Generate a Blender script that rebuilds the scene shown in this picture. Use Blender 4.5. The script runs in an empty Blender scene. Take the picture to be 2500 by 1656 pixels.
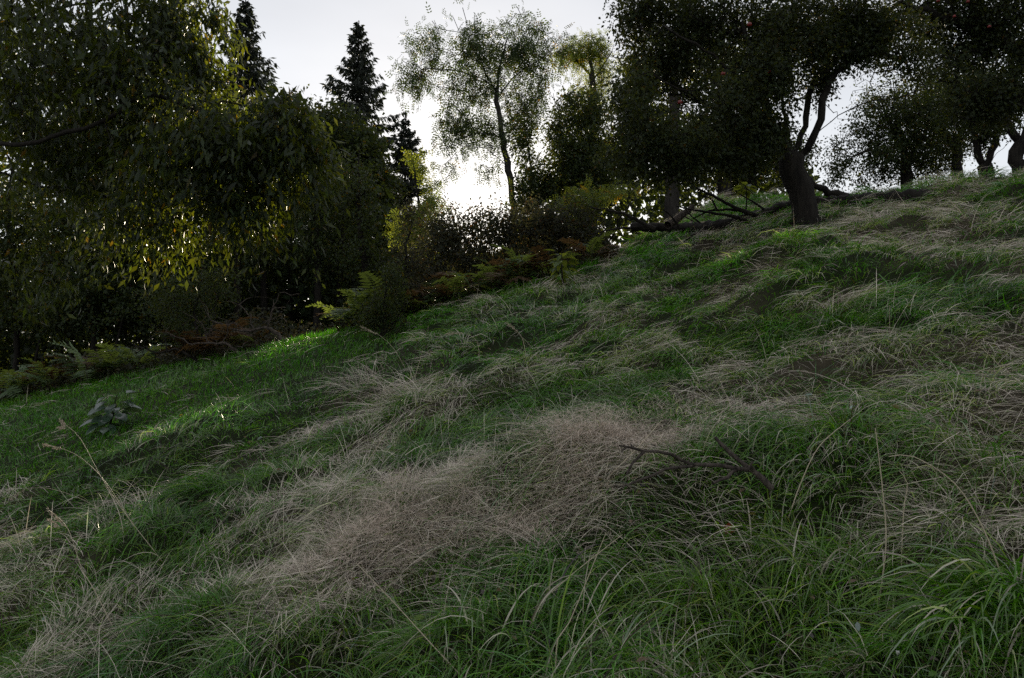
import bpy, math, random
import numpy as np
from mathutils import Vector, Matrix

scn = bpy.context.scene
R = math.radians

# ------------------------------------------------------------------ camera
F = 1925.0                       # focal length in pixels of a 2500 px wide frame
PITCH = R(2.0)
cam_data = bpy.data.cameras.new('camera')
cam_data.sensor_width = 36.0
cam_data.lens = 36.0 * F / 2500.0
cam_data.clip_start = 0.05
cam_data.clip_end = 3000.0
cam = bpy.data.objects.new('camera', cam_data)
cam.rotation_euler = (R(90) + PITCH, 0, 0)
scn.collection.objects.link(cam)
scn.camera = cam

# ------------------------------------------------------------------ sky and sun
SUN_U, SUN_V = -0.052, 0.212     # sun direction: x / y and z / y
SUN_EL = math.atan2(SUN_V, math.hypot(1, SUN_U))
SUN_AZ = math.atan2(SUN_U, 1.0)  # measured from +Y towards +X
world = bpy.data.worlds.new('World')
scn.world = world
world.use_nodes = True
wn = world.node_tree.nodes
wl = world.node_tree.links
bg = wn['Background']
sky = wn.new('ShaderNodeTexSky')
sky.sky_type = 'NISHITA'
sky.sun_disc = False
sky.sun_elevation = SUN_EL
sky.sun_rotation = SUN_AZ
sky.altitude = 300
sky.air_density = 1.0
sky.dust_density = 0.55
sky.ozone_density = 1.0
hs = wn.new('ShaderNodeHueSaturation')
hs.inputs['Saturation'].default_value = 0.45
wl.new(sky.outputs[0], hs.inputs['Color'])
# a thin even veil of high cloud over the whole dome, a little uneven
tcw = wn.new('ShaderNodeTexCoord')
mpw = wn.new('ShaderNodeMapping'); mpw.inputs['Scale'].default_value = (1.0, 1.0, 2.6)
wl.new(tcw.outputs['Generated'], mpw.inputs['Vector'])
nzw = wn.new('ShaderNodeTexNoise'); nzw.inputs['Scale'].default_value = 2.2; nzw.inputs['Detail'].default_value = 4
wl.new(mpw.outputs[0], nzw.inputs['Vector'])
mrw = wn.new('ShaderNodeMapRange'); mrw.inputs['From Min'].default_value = 0.3; mrw.inputs['From Max'].default_value = 0.7
mrw.inputs['To Min'].default_value = 0.60; mrw.inputs['To Max'].default_value = 0.80
wl.new(nzw.outputs[0], mrw.inputs['Value'])
veil = wn.new('ShaderNodeMix'); veil.data_type = 'RGBA'
veil.inputs['B'].default_value = (2.75, 2.75, 2.87, 1)
wl.new(mrw.outputs[0], veil.inputs['Factor'])
wl.new(hs.outputs[0], veil.inputs['A'])
wl.new(veil.outputs['Result'], bg.inputs['Color'])
bg.inputs['Strength'].default_value = 0.15
sun_data = bpy.data.lights.new('sun', 'SUN')
sun_data.energy = 5.0
sun_data.angle = R(0.5)
sun_data.color = (1.0, 0.86, 0.62)
sun = bpy.data.objects.new('sun', sun_data)
sun.rotation_euler = Vector((-SUN_U, -1.0, -SUN_V)).to_track_quat('-Z', 'Y').to_euler()
scn.collection.objects.link(sun)
vs = scn.view_settings
vs.view_transform = 'Standard'
vs.look = 'None'
vs.exposure = 0.63
vs.gamma = 1.0
vs.use_curve_mapping = False
scn.render.engine = 'CYCLES'
cy = scn.cycles
cy.max_bounces = 6
cy.diffuse_bounces = 2
cy.glossy_bounces = 2
cy.transmission_bounces = 4
cy.transparent_max_bounces = 4
cy.caustics_reflective = False
cy.caustics_refractive = False
cy.sample_clamp_indirect = 3.0
cy.sample_clamp_direct = 4.0
cy.use_denoising = False

# ------------------------------------------------------------------ helpers
rng = np.random.default_rng(7)
COL = scn.collection


def P(px, py, Y):
    """world point seen at photo pixel (px, py), Y metres ahead of the camera"""
    cx, cz = (px - 1250.0) / F, (828.0 - py) / F
    c, s = math.cos(PITCH), math.sin(PITCH)
    dy, dz = c - cz * s, s + cz * c
    return np.array([cx / dy * Y, Y, dz / dy * Y])


def MPP(Y):
    return Y / F


_lat = np.random.default_rng(3).random((6, 64, 64))


def noise(x, y, k=0):
    x = np.asarray(x, float); y = np.asarray(y, float)
    xi = np.floor(x).astype(int); yi = np.floor(y).astype(int)
    fx = x - xi; fy = y - yi
    fx = fx * fx * (3 - 2 * fx); fy = fy * fy * (3 - 2 * fy)
    L = _lat[k]
    a = L[xi % 64, yi % 64]; b = L[(xi + 1) % 64, yi % 64]
    c = L[xi % 64, (yi + 1) % 64]; d = L[(xi + 1) % 64, (yi + 1) % 64]
    return (a * (1 - fx) + b * fx) * (1 - fy) + (c * (1 - fx) + d * fx) * fy


def fbm(x, y, k=0, o=3):
    s = 0; amp = 1; tot = 0
    for i in range(o):
        s = s + amp * noise(x * 2 ** i + 17.3 * i, y * 2 ** i + 5.1 * i, (k + i) % 6)
        tot += amp; amp *= 0.5
    return s / tot


SA, SB, H = 0.27, 0.247, 1.5
_EU = [-1.2, -0.65, -0.36, -0.208, 0.0, 0.13, 0.2, 0.27, 0.36, 0.42, 0.6, 1.2]
_EY = [13.5, 12.7, 11.0, 10.2, 10.0, 10.3, 12.0, 13.8, 11.6, 10.0, 8.5, 8.0]


def edge(x, y):
    u = np.asarray(x, float) / np.maximum(np.asarray(y, float), 0.5)
    return np.interp(u, _EU, _EY)


MOUNDS = []       # (x, y, sx, sy, amp)
RIDGES = []       # (x0, y0, x1, y1, sigma, amp)


def ground(x, y):
    x = np.asarray(x, float); y = np.asarray(y, float)
    z = -H + SA * x + SB * y
    d = np.maximum(0, y - edge(x, y))
    z = z - 0.27 * (np.sqrt(d * d + 1.0) - 1.0)
    r = np.hypot(x, y)
    lumpy = np.clip((r - 0.5) / 2.0, 0, 1) * np.clip((60 - r) / 20, 0, 1)
    lawn = np.clip((-0.05 * y - x + 0.1) / 1.2, 0, 1) * np.clip((y - 4.8) / 2.4, 0, 1)
    tuss = (fbm(x * 1.3, y * 1.3, 0, 2) - 0.5) * 0.20 + (fbm(x * 3.2, y * 3.2, 2, 2) - 0.5) * 0.30
    z = z + lumpy * (1 - 0.8 * lawn) * tuss
    for (mx, my, sx, sy, a) in MOUNDS:
        z = z + a * np.exp(-((x - mx) / sx) ** 2 - ((y - my) / sy) ** 2)
    for (x0, y0, x1, y1, sg, a) in RIDGES:
        dx, dy = x1 - x0, y1 - y0
        t = np.clip(((x - x0) * dx + (y - y0) * dy) / (dx * dx + dy * dy), 0, 1)
        q = np.hypot(x - x0 - t * dx, y - y0 - t * dy)
        z = z + a * np.exp(-(q / sg) ** 2)
    # far country: the hill rolls off to a low plain
    far = np.clip((r - 60) / 120.0, 0, 1); far = far * far * (3 - 2 * far)
    z = np.clip(z, -26, 14)
    return z * (1 - far) + far * (-24.0 + 2.0 * noise(x / 60, y / 60, 4))


def G(px, py):
    """ground point seen at a photo pixel"""
    a, b = 0.8, 60.0
    ys = np.concatenate([np.linspace(0.8, 12, 400), np.linspace(12, 45, 400)])
    for y in ys:
        p = P(px, py, y)
        if p[2] <= ground(p[0], p[1]):
            return p
    return P(px, py, 45.0)


def onground(x, y, dz=0.0):
    return np.array([x, y, float(ground(x, y)) + dz])


# shape of the meadow close to the camera: the hay-covered hummock and its hollow, plus mounds added to catch sun
def plane_at(px, py):
    u = P(px, py, 1.0)
    y = H / (SA * u[0] + SB - u[2])
    return u[0] * y, y


_m0 = plane_at(900, 1330); _m1 = plane_at(1330, 1245); _m2 = plane_at(1560, 1110)
RIDGES.append((_m0[0], _m0[1], _m1[0], _m1[1], 0.36, 0.13))
RIDGES.append((_m1[0], _m1[1], _m2[0], _m2[1], 0.38, 0.16))
_q = plane_at(2150, 1330); MOUNDS.append((_q[0], _q[1], 0.35, 0.4, -0.16))
_q = plane_at(2080, 1120); MOUNDS.append((_q[0], _q[1], 0.6, 0.35, 0.14))
_q = plane_at(2420, 1500); MOUNDS.append((_q[0], _q[1], 0.3, 0.3, 0.12))
_q = plane_at(1900, 655); MOUNDS.append((_q[0], _q[1], 0.8, 0.45, 0.2))  # mound added on the upper slope so grass tips catch the sun
_q = plane_at(2130, 690); MOUNDS.append((_q[0], _q[1], 0.8, 0.4, 0.18))  # second added mound, raised into the low sunlight
_q = plane_at(300, 1330); MOUNDS.append((_q[0], _q[1], 0.6, 0.5, 0.16))
_q = plane_at(420, 1090); MOUNDS.append((_q[0], _q[1], 0.7, 0.7, 0.15))  # mound added at the left to hold a sunlit patch


def norm(v):
    v = np.asarray(v, float)
    return v / np.maximum(np.linalg.norm(v, axis=-1, keepdims=True), 1e-9)


def np_mesh(name, verts, faces, mat, col=None, smooth=True):
    """verts (n,3); faces: list of int arrays (m,3) and / or (m,4)"""
    me = bpy.data.meshes.new(name)
    verts = np.ascontiguousarray(verts, np.float32)
    faces = [np.asarray(f, np.int32) for f in faces if len(f)]
    me.vertices.add(len(verts))
    me.vertices.foreach_set('co', verts.ravel())
    nl = sum(f.size for f in faces); npoly = sum(len(f) for f in faces)
    me.loops.add(nl)
    me.loops.foreach_set('vertex_index', np.concatenate([f.ravel() for f in faces]))
    me.polygons.add(npoly)
    tot = np.concatenate([np.full(len(f), f.shape[1], np.int32) for f in faces])
    start = np.concatenate([[0], np.cumsum(tot)[:-1]]).astype(np.int32)
    me.polygons.foreach_set('loop_start', start)
    me.update(calc_edges=True)
    if smooth:
        me.polygons.foreach_set('use_smooth', np.ones(npoly, bool))
    if col is not None:
        at = me.color_attributes.new('tint', 'FLOAT_COLOR', 'POINT')
        c4 = np.ones((len(verts), 4), np.float32)
        c4[:, :col.shape[1]] = col
        at.data.foreach_set('color', c4.ravel())
    if mat is not None:
        me.materials.append(mat)
    return me


def link(name, me, parent=None):
    o = bpy.data.objects.new(name, me)
    COL.objects.link(o)
    if parent is not None:
        o.parent = parent
        o.matrix_parent_inverse = Matrix.Translation(-parent.location) if parent.type == 'EMPTY' else Matrix()
    return o


def tag(o, label=None, cat=None, group=None, kind=None):
    if label: o['label'] = label
    if cat: o['category'] = cat
    if group: o['group'] = group
    if kind: o['kind'] = kind
    return o


def empty(name, loc):
    o = bpy.data.objects.new(name, None)
    o.location = [float(v) for v in loc]
    o.empty_display_size = 0.3
    COL.objects.link(o)
    return o


# ------------------------------------------------------------------ materials
def mat_new(name):
    m = bpy.data.materials.new(name)
    m.use_nodes = True
    n = m.node_tree.nodes
    n.clear()
    return m, n, m.node_tree.links


def leaf_mat(name, base, trans, frac=0.45, rough=0.45, spec=0.35):
    """thin leaf: a glossy reflecting side and light let through; 'tint' scales and warms each leaf's own colour"""
    m, n, l = mat_new(name)
    out = n.new('ShaderNodeOutputMaterial')
    at = n.new('ShaderNodeAttribute'); at.attribute_name = 'tint'
    mul = n.new('ShaderNodeMix'); mul.data_type = 'RGBA'; mul.blend_type = 'MULTIPLY'
    mul.inputs['Factor'].default_value = 1
    mul.inputs['A'].default_value = (*base, 1)
    l.new(at.outputs['Color'], mul.inputs['B'])
    mul2 = n.new('ShaderNodeMix'); mul2.data_type = 'RGBA'; mul2.blend_type = 'MULTIPLY'
    mul2.inputs['Factor'].default_value = 1
    mul2.inputs['A'].default_value = (*trans, 1)
    l.new(at.outputs['Color'], mul2.inputs['B'])
    pr = n.new('ShaderNodeBsdfPrincipled')
    pr.inputs['Roughness'].default_value = rough
    pr.inputs['Specular IOR Level'].default_value = spec
    l.new(mul.outputs['Result'], pr.inputs['Base Color'])
    tr = n.new('ShaderNodeBsdfTranslucent')
    l.new(mul2.outputs['Result'], tr.inputs['Color'])
    mx = n.new('ShaderNodeMixShader'); mx.inputs[0].default_value = frac
    l.new(pr.outputs[0], mx.inputs[1]); l.new(tr.outputs[0], mx.inputs[2])
    l.new(mx.outputs[0], out.inputs['Surface'])
    return m


def bark_mat(name, c0, c1, scale=9.0, bump=0.6):
    m, n, l = mat_new(name)
    out = n.new('ShaderNodeOutputMaterial')
    tc = n.new('ShaderNodeTexCoord')
    mp = n.new('ShaderNodeMapping'); mp.inputs['Scale'].default_value = (1, 1, 0.22)
    l.new(tc.outputs['Object'], mp.inputs[0])
    nz = n.new('ShaderNodeTexNoise'); nz.inputs['Scale'].default_value = scale
    nz.inputs['Detail'].default_value = 6; nz.inputs['Roughness'].default_value = 0.7
    l.new(mp.outputs[0], nz.inputs['Vector'])
    cr = n.new('ShaderNodeValToRGB')
    cr.color_ramp.elements[0].position = 0.35; cr.color_ramp.elements[0].color = (*c0, 1)
    cr.color_ramp.elements[1].position = 0.7; cr.color_ramp.elements[1].color = (*c1, 1)
    l.new(nz.outputs[0], cr.inputs[0])
    bp = n.new('ShaderNodeBump'); bp.inputs['Strength'].default_value = bump; bp.inputs['Distance'].default_value = 0.03
    l.new(nz.outputs[0], bp.inputs['Height'])
    pr = n.new('ShaderNodeBsdfPrincipled'); pr.inputs['Roughness'].default_value = 0.85
    pr.inputs['Specular IOR Level'].default_value = 0.2
    l.new(cr.outputs[0], pr.inputs['Base Color']); l.new(bp.outputs[0], pr.inputs['Normal'])
    l.new(pr.outputs[0], out.inputs['Surface'])
    return m


def ground_mat():
    m, n, l = mat_new('soil_and_thatch')
    out = n.new('ShaderNodeOutputMaterial')
    tc = n.new('ShaderNodeTexCoord')
    n1 = n.new('ShaderNodeTexNoise'); n1.inputs['Scale'].default_value = 1.3; n1.inputs['Detail'].default_value = 8
    n2 = n.new('ShaderNodeTexNoise'); n2.inputs['Scale'].default_value = 22; n2.inputs['Detail'].default_value = 5
    l.new(tc.outputs['Object'], n1.inputs['Vector']); l.new(tc.outputs['Object'], n2.inputs['Vector'])
    cr = n.new('ShaderNodeValToRGB')
    cr.color_ramp.elements[0].position = 0.3; cr.color_ramp.elements[0].color = (0.014, 0.020, 0.009, 1)
    cr.color_ramp.elements[1].position = 0.7; cr.color_ramp.elements[1].color = (0.040, 0.032, 0.020, 1)
    l.new(n1.outputs[0], cr.inputs[0])
    at = n.new('ShaderNodeAttribute'); at.attribute_name = 'tint'
    mc = n.new('ShaderNodeMix'); mc.data_type = 'RGBA'; mc.inputs['Factor'].default_value = 0.75
    l.new(cr.outputs[0], mc.inputs['A']); l.new(at.outputs['Color'], mc.inputs['B'])
    mx = n.new('ShaderNodeMix'); mx.data_type = 'RGBA'; mx.blend_type = 'MULTIPLY'; mx.inputs['Factor'].default_value = 0.7
    l.new(mc.outputs['Result'], mx.inputs['A']); l.new(n2.outputs[0], mx.inputs['B'])
    bp = n.new('ShaderNodeBump'); bp.inputs['Strength'].default_value = 0.8; bp.inputs['Distance'].default_value = 0.04
    l.new(n2.outputs[0], bp.inputs['Height'])
    pr = n.new('ShaderNodeBsdfPrincipled'); pr.inputs['Roughness'].default_value = 0.95
    pr.inputs['Specular IOR Level'].default_value = 0.1
    l.new(mx.outputs['Result'], pr.inputs['Base Color']); l.new(bp.outputs[0], pr.inputs['Normal'])
    l.new(pr.outputs[0], out.inputs['Surface'])
    return m


M = {}
M['ground'] = ground_mat()
M['grass'] = leaf_mat('grass_blade', (1, 1, 1), (1.0, 1.6, 0.3), 0.38, 0.28, 0.6)
M['straw'] = leaf_mat('dry_straw', (1, 1, 1), (1, 0.95, 0.8), 0.15, 0.55, 0.3)
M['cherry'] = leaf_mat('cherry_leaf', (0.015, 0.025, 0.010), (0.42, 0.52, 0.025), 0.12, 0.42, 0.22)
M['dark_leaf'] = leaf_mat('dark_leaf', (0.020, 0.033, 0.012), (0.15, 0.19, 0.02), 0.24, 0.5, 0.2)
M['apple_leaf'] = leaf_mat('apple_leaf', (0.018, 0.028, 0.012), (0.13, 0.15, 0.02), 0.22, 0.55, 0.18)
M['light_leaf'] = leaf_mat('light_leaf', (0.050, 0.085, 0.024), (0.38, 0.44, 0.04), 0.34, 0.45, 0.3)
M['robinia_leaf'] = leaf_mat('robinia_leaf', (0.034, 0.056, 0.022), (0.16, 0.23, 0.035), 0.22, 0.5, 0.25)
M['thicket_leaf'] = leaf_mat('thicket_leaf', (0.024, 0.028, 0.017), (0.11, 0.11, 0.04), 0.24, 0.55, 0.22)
M['needle'] = leaf_mat('spruce_needle', (0.018, 0.025, 0.017), (0.04, 0.05, 0.02), 0.18, 0.55, 0.3)
M['fern'] = leaf_mat('fern_green', (0.060, 0.105, 0.040), (0.25, 0.32, 0.05), 0.40, 0.5, 0.35)
M['fern_dry'] = leaf_mat('fern_rust', (0.085, 0.055, 0.030), (0.16, 0.09, 0.03), 0.35, 0.6, 0.25)
M['glossy_leaf'] = leaf_mat('glossy_leaf', (0.060, 0.105, 0.070), (0.14, 0.22, 0.06), 0.24, 0.25, 1.0)
M['bark'] = bark_mat('dark_bark', (0.006, 0.005, 0.004), (0.030, 0.026, 0.021), 14.0, 1.0)
M['grey_bark'] = bark_mat('grey_bark', (0.018, 0.016, 0.014), (0.06, 0.054, 0.047))
M['dead_wood'] = bark_mat('dead_wood', (0.022, 0.018, 0.015), (0.14, 0.115, 0.095), 40, 0.8)
M['apple'] = leaf_mat('apple_skin', (0.16, 0.015, 0.012), (0.05, 0.01, 0.005), 0.05, 0.3, 0.5)


# ------------------------------------------------------------------ tubes
class Tubes:
    def __init__(self):
        self.v = []; self.f = []; self.n = 0; self.c = []

    def add(self, pts, rad, sides=5, tip=True):
        pts = np.asarray(pts, float); rad = np.asarray(rad, float)
        k = len(pts)
        t = np.gradient(pts, axis=0); t = norm(t)
        mt = np.abs(t.mean(0)); ref = np.zeros(3); ref[int(np.argmin(mt))] = 1
        u = norm(np.cross(t, ref)); w = np.cross(t, u)
        a = np.linspace(0, 2 * np.pi, sides, endpoint=False)
        ring = u[:, None, :] * np.cos(a)[None, :, None] + w[:, None, :] * np.sin(a)[None, :, None]
        v = pts[:, None, :] + ring * rad[:, None, None]
        i = np.arange(k - 1)[:, None] * sides; j = np.arange(sides)[None, :]; j2 = (j + 1) % sides
        q = np.stack([i + j, i + j2, i + sides + j2, i + sides + j], -1).reshape(-1, 4) + self.n
        self.v.append(v.reshape(-1, 3)); self.f.append(q); self.n += k * sides

    def mesh(self, name, mat):
        return np_mesh(name, np.concatenate(self.v), [np.concatenate(self.f)], mat)


def smooth_line(pts, step):
    """Catmull-Rom through pts, resampled about every step metres"""
    pts = np.asarray(pts, float)
    if len(pts) == 2:
        n = max(2, int(np.linalg.norm(pts[1] - pts[0]) / step) + 1)
        return pts[0] + (pts[1] - pts[0]) * np.linspace(0, 1, n)[:, None]
    ext = np.vstack([2 * pts[0] - pts[1], pts, 2 * pts[-1] - pts[-2]])
    out = []
    for i in range(1, len(ext) - 2):
        p0, p1, p2, p3 = ext[i - 1:i + 3]
        n = max(2, int(np.linalg.norm(p2 - p1) / step) + 1)
        t = np.linspace(0, 1, n, endpoint=False)[:, None]
        out.append(0.5 * (2 * p1 + (p2 - p0) * t + (2 * p0 - 5 * p1 + 4 * p2 - p3) * t ** 2 + (3 * p1 - p0 - 3 * p2 + p3) * t ** 3))
    out.append(pts[-1:])
    return np.vstack(out)


# ------------------------------------------------------------------ leaves
SUN_D = np.array([SUN_U, 1.0, SUN_V]) / np.linalg.norm([SUN_U, 1.0, SUN_V])
GAPS = []          # thin places in the foliage through which the sun still reaches the meadow: (point, radius)


def clear_of_gaps(p):
    ok = np.ones(len(p), bool)
    for g, r in GAPS:
        d = p - g
        t = d @ SUN_D
        q = np.linalg.norm(d - t[:, None] * SUN_D, axis=1)
        ok &= ~((q < r) & (t > 2.0))
    return ok


T_DIAMOND = (np.array([[0, 0, 0], [.45, -.5, .16], [1, 0, -.05], [.5, .5, .16]], float), np.array([[0, 1, 2], [0, 2, 3]]))
T_OVAL = (np.array([[0, 0, 0], [.28, -.42, .12], [.62, -.40, .10], [1, 0, -.28], [.62, .40, .10], [.28, .42, .12], [.5, 0, 0]], float),
          np.array([[0, 1, 6], [1, 2, 6], [2, 3, 6], [3, 4, 6], [4, 5, 6], [5, 0, 6]]))


T_OVAL4 = (np.array([[0, 0, 0], [.42, -.46, .14], [1, 0, -.25], [.42, .46, .14], [.5, 0, 0]], float), np.array([[0, 1, 4], [1, 2, 4], [2, 3, 4], [3, 0, 4]]))


def pinnate(n=4):
    v = []; f = []
    def leaflet(o, d, L, W):
        i = len(v); s = np.array([-d[1], d[0]])
        for a, b, h in ((0, 0, 0), (.5, -.5, .03), (1, 0, -.03), (.5, .5, .03)):
            p = np.asarray(o) + np.asarray(d) * a * L + s * b * W
            v.append((p[0], p[1], h - 0.25 * p[0] ** 2))
        f.append((i, i + 1, i + 2)); f.append((i, i + 2, i + 3))
    for k in range(n):
        s = 0.2 + 0.7 * k / n
        for sg in (-1, 1):
            leaflet((s, 0), (0.35, 0.94 * sg), 0.30, 0.13)
    leaflet((0.9, 0), (1, 0), 0.26, 0.13)
    return np.array(v, float), np.array(f)


T_PINNATE = pinnate(3)


def leaf_cloud(pos, axis, nrm, L, W, tint, tmpl):
    """leaves as one vertex / face set; pos, axis, nrm (n,3); L, W (n,)"""
    ok = clear_of_gaps(pos)
    pos, axis, nrm, L, W, tint = pos[ok], axis[ok], nrm[ok], L[ok], W[ok], tint[ok]
    tv, tf = tmpl
    side = norm(np.cross(nrm, axis)); nrm = np.cross(axis, side)
    v = (pos[:, None, :] + axis[:, None, :] * (tv[None, :, 0:1] * L[:, None, None])
         + side[:, None, :] * (tv[None, :, 1:2] * W[:, None, None]) + nrm[:, None, :] * (tv[None, :, 2:3] * W[:, None, None]))
    n, k = len(pos), len(tv)
    f = tf[None, :, :] + (np.arange(n) * k)[:, None, None]
    c = np.repeat(tint, k, axis=0)
    return v.reshape(-1, 3), f.reshape(-1, 3), c


def spray(tips, dirs, m, L, rg, twig=0.35, spread=0.05, droop=0.3, leafdroop=0.4, wl=0.5, autumn=0.03, upbias=0.6, dark=0.35):
    """m leaves along a short twig at each tip"""
    T = len(tips)
    d = norm(dirs * 0.8 + rg.normal(0, 0.45, (T, 3)) + np.array([0, 0, -droop]))
    s = (np.arange(m)[None, :] + rg.random((T, m))) / m - 0.35
    pos = tips[:, None, :] + d[:, None, :] * (s * twig)[..., None] + rg.normal(0, spread, (T, m, 3))
    pos[..., 2] -= np.maximum(s, 0) ** 2 * twig * droop
    ax = norm(d[:, None, :] * 0.5 + rg.normal(0, 0.6, (T, m, 3)) + np.array([0, 0, -leafdroop]))
    nr = rg.normal(0, 0.7, (T, m, 3)) + np.array([0, 0, upbias])
    n = T * m
    pos = pos.reshape(n, 3); ax = ax.reshape(n, 3); nr = nr.reshape(n, 3)
    Ls = L * rg.uniform(0.45, 1.25, n)
    Ws = Ls * wl * rg.uniform(0.85, 1.15, n)
    b = rg.uniform(1 - dark, 1 + dark, n) * np.repeat(rg.uniform(0.85, 1.15, T), m)
    tint = np.stack([b * rg.uniform(0.9, 1.15, n), b, b * rg.uniform(0.8, 1.1, n)], -1)
    a = rg.random(n) < autumn
    tint[a] *= np.array([2.6, 1.25, 0.6])
    return pos, ax, nr, Ls, Ws, tint


# ------------------------------------------------------------------ trees
def crown_points(blobs, rg, shell=0.45):
    """points through the volume of the crown: blobs (px, py, Y, half width px, half height px, half depth m, count)"""
    out = []
    for (px, py, Y, hw, hh, dp, n) in blobs:
        c = P(px, py, Y)
        d = norm(rg.normal(0, 1, (n, 3)))
        lob = 0.60 + 0.74 * fbm(d[:, 0] * 1.9 + d[:, 1] + px * .013, d[:, 2] * 1.9 - d[:, 1] + py * .017, 0, 2)
        d = d * (rg.random(n) ** shell * lob * np.where(rg.random(n) < .08, rg.uniform(1, 1.3, n), 1))[:, None]
        q = c + d * np.array([hw * MPP(Y), dp, hh * MPP(Y)])
        k = fbm(q[:, 0] * 1.1 + 3, q[:, 2] * 1.1 + q[:, 1] * 0.7, 1, 2)
        out.append(q[k > 0.36])
    return np.vstack(out)


def grow(seeds, tips, rg, step):
    """join every tip to the nearest wood, nearest tips first; returns node positions, parents, seed ids, tip nodes"""
    pos = []; par = []; sid = []
    for k, s in enumerate(seeds):
        line = smooth_line(s, step)
        if k == 0:
            start = -1
        else:
            d = np.linalg.norm(np.array(pos) - line[0], axis=1)
            start = int(np.argmin(d))
        for p in line:
            pos.append(p); par.append(start); sid.append(k); start = len(pos) - 1
    npos = len(pos)
    cap = npos + len(tips) * 40 + 1000
    A = np.zeros((cap, 3)); A[:npos] = pos
    par = list(par); sid = list(sid)
    base = A[:npos]
    d0 = np.array([np.min(np.linalg.norm(base - t, axis=1)) for t in tips])
    tipnode = []
    for i in np.argsort(d0):
        t = tips[i]
        d = np.linalg.norm(A[:npos] - t, axis=1)
        # favour wood that lies below or inside
        d = d + 0.5 * np.maximum(0, A[:npos, 2] - t[2])
        j = int(np.argmin(d)); a = A[j]; D = np.linalg.norm(t - a)
        if D < 1e-3:
            tipnode.append(j); continue
        back = a - A[par[j]] if par[j] >= 0 else np.array([0, 0, 1.0])
        c = a + norm(back) * D * 0.35 + np.array([0, 0, 0.12 * D]) + rg.normal(0, 0.06 * D, 3)
        n = min(30, max(1, int(D / step)))
        ts = np.linspace(0, 1, n + 1)[1:, None]
        q = (1 - ts) ** 2 * a + 2 * ts * (1 - ts) * c + ts ** 2 * t
        prev = j
        for p in q:
            A[npos] = p; par.append(prev); sid.append(-1); prev = npos; npos += 1
        tipnode.append(prev)
    return A[:npos].copy(), np.array(par), np.array(sid), np.array(tipnode)


def wood_radius(par, tipnode, R0, rmin, power=2.1):
    n = len(par); cnt = np.zeros(n)
    np.add.at(cnt, tipnode, 1)
    for i in range(n - 1, -1, -1):
        if par[i] >= 0:
            cnt[par[i]] += cnt[i]
    cnt = np.maximum(cnt, 0.3)
    return np.maximum(rmin, R0 * (cnt / cnt[0]) ** (1 / power))


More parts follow.
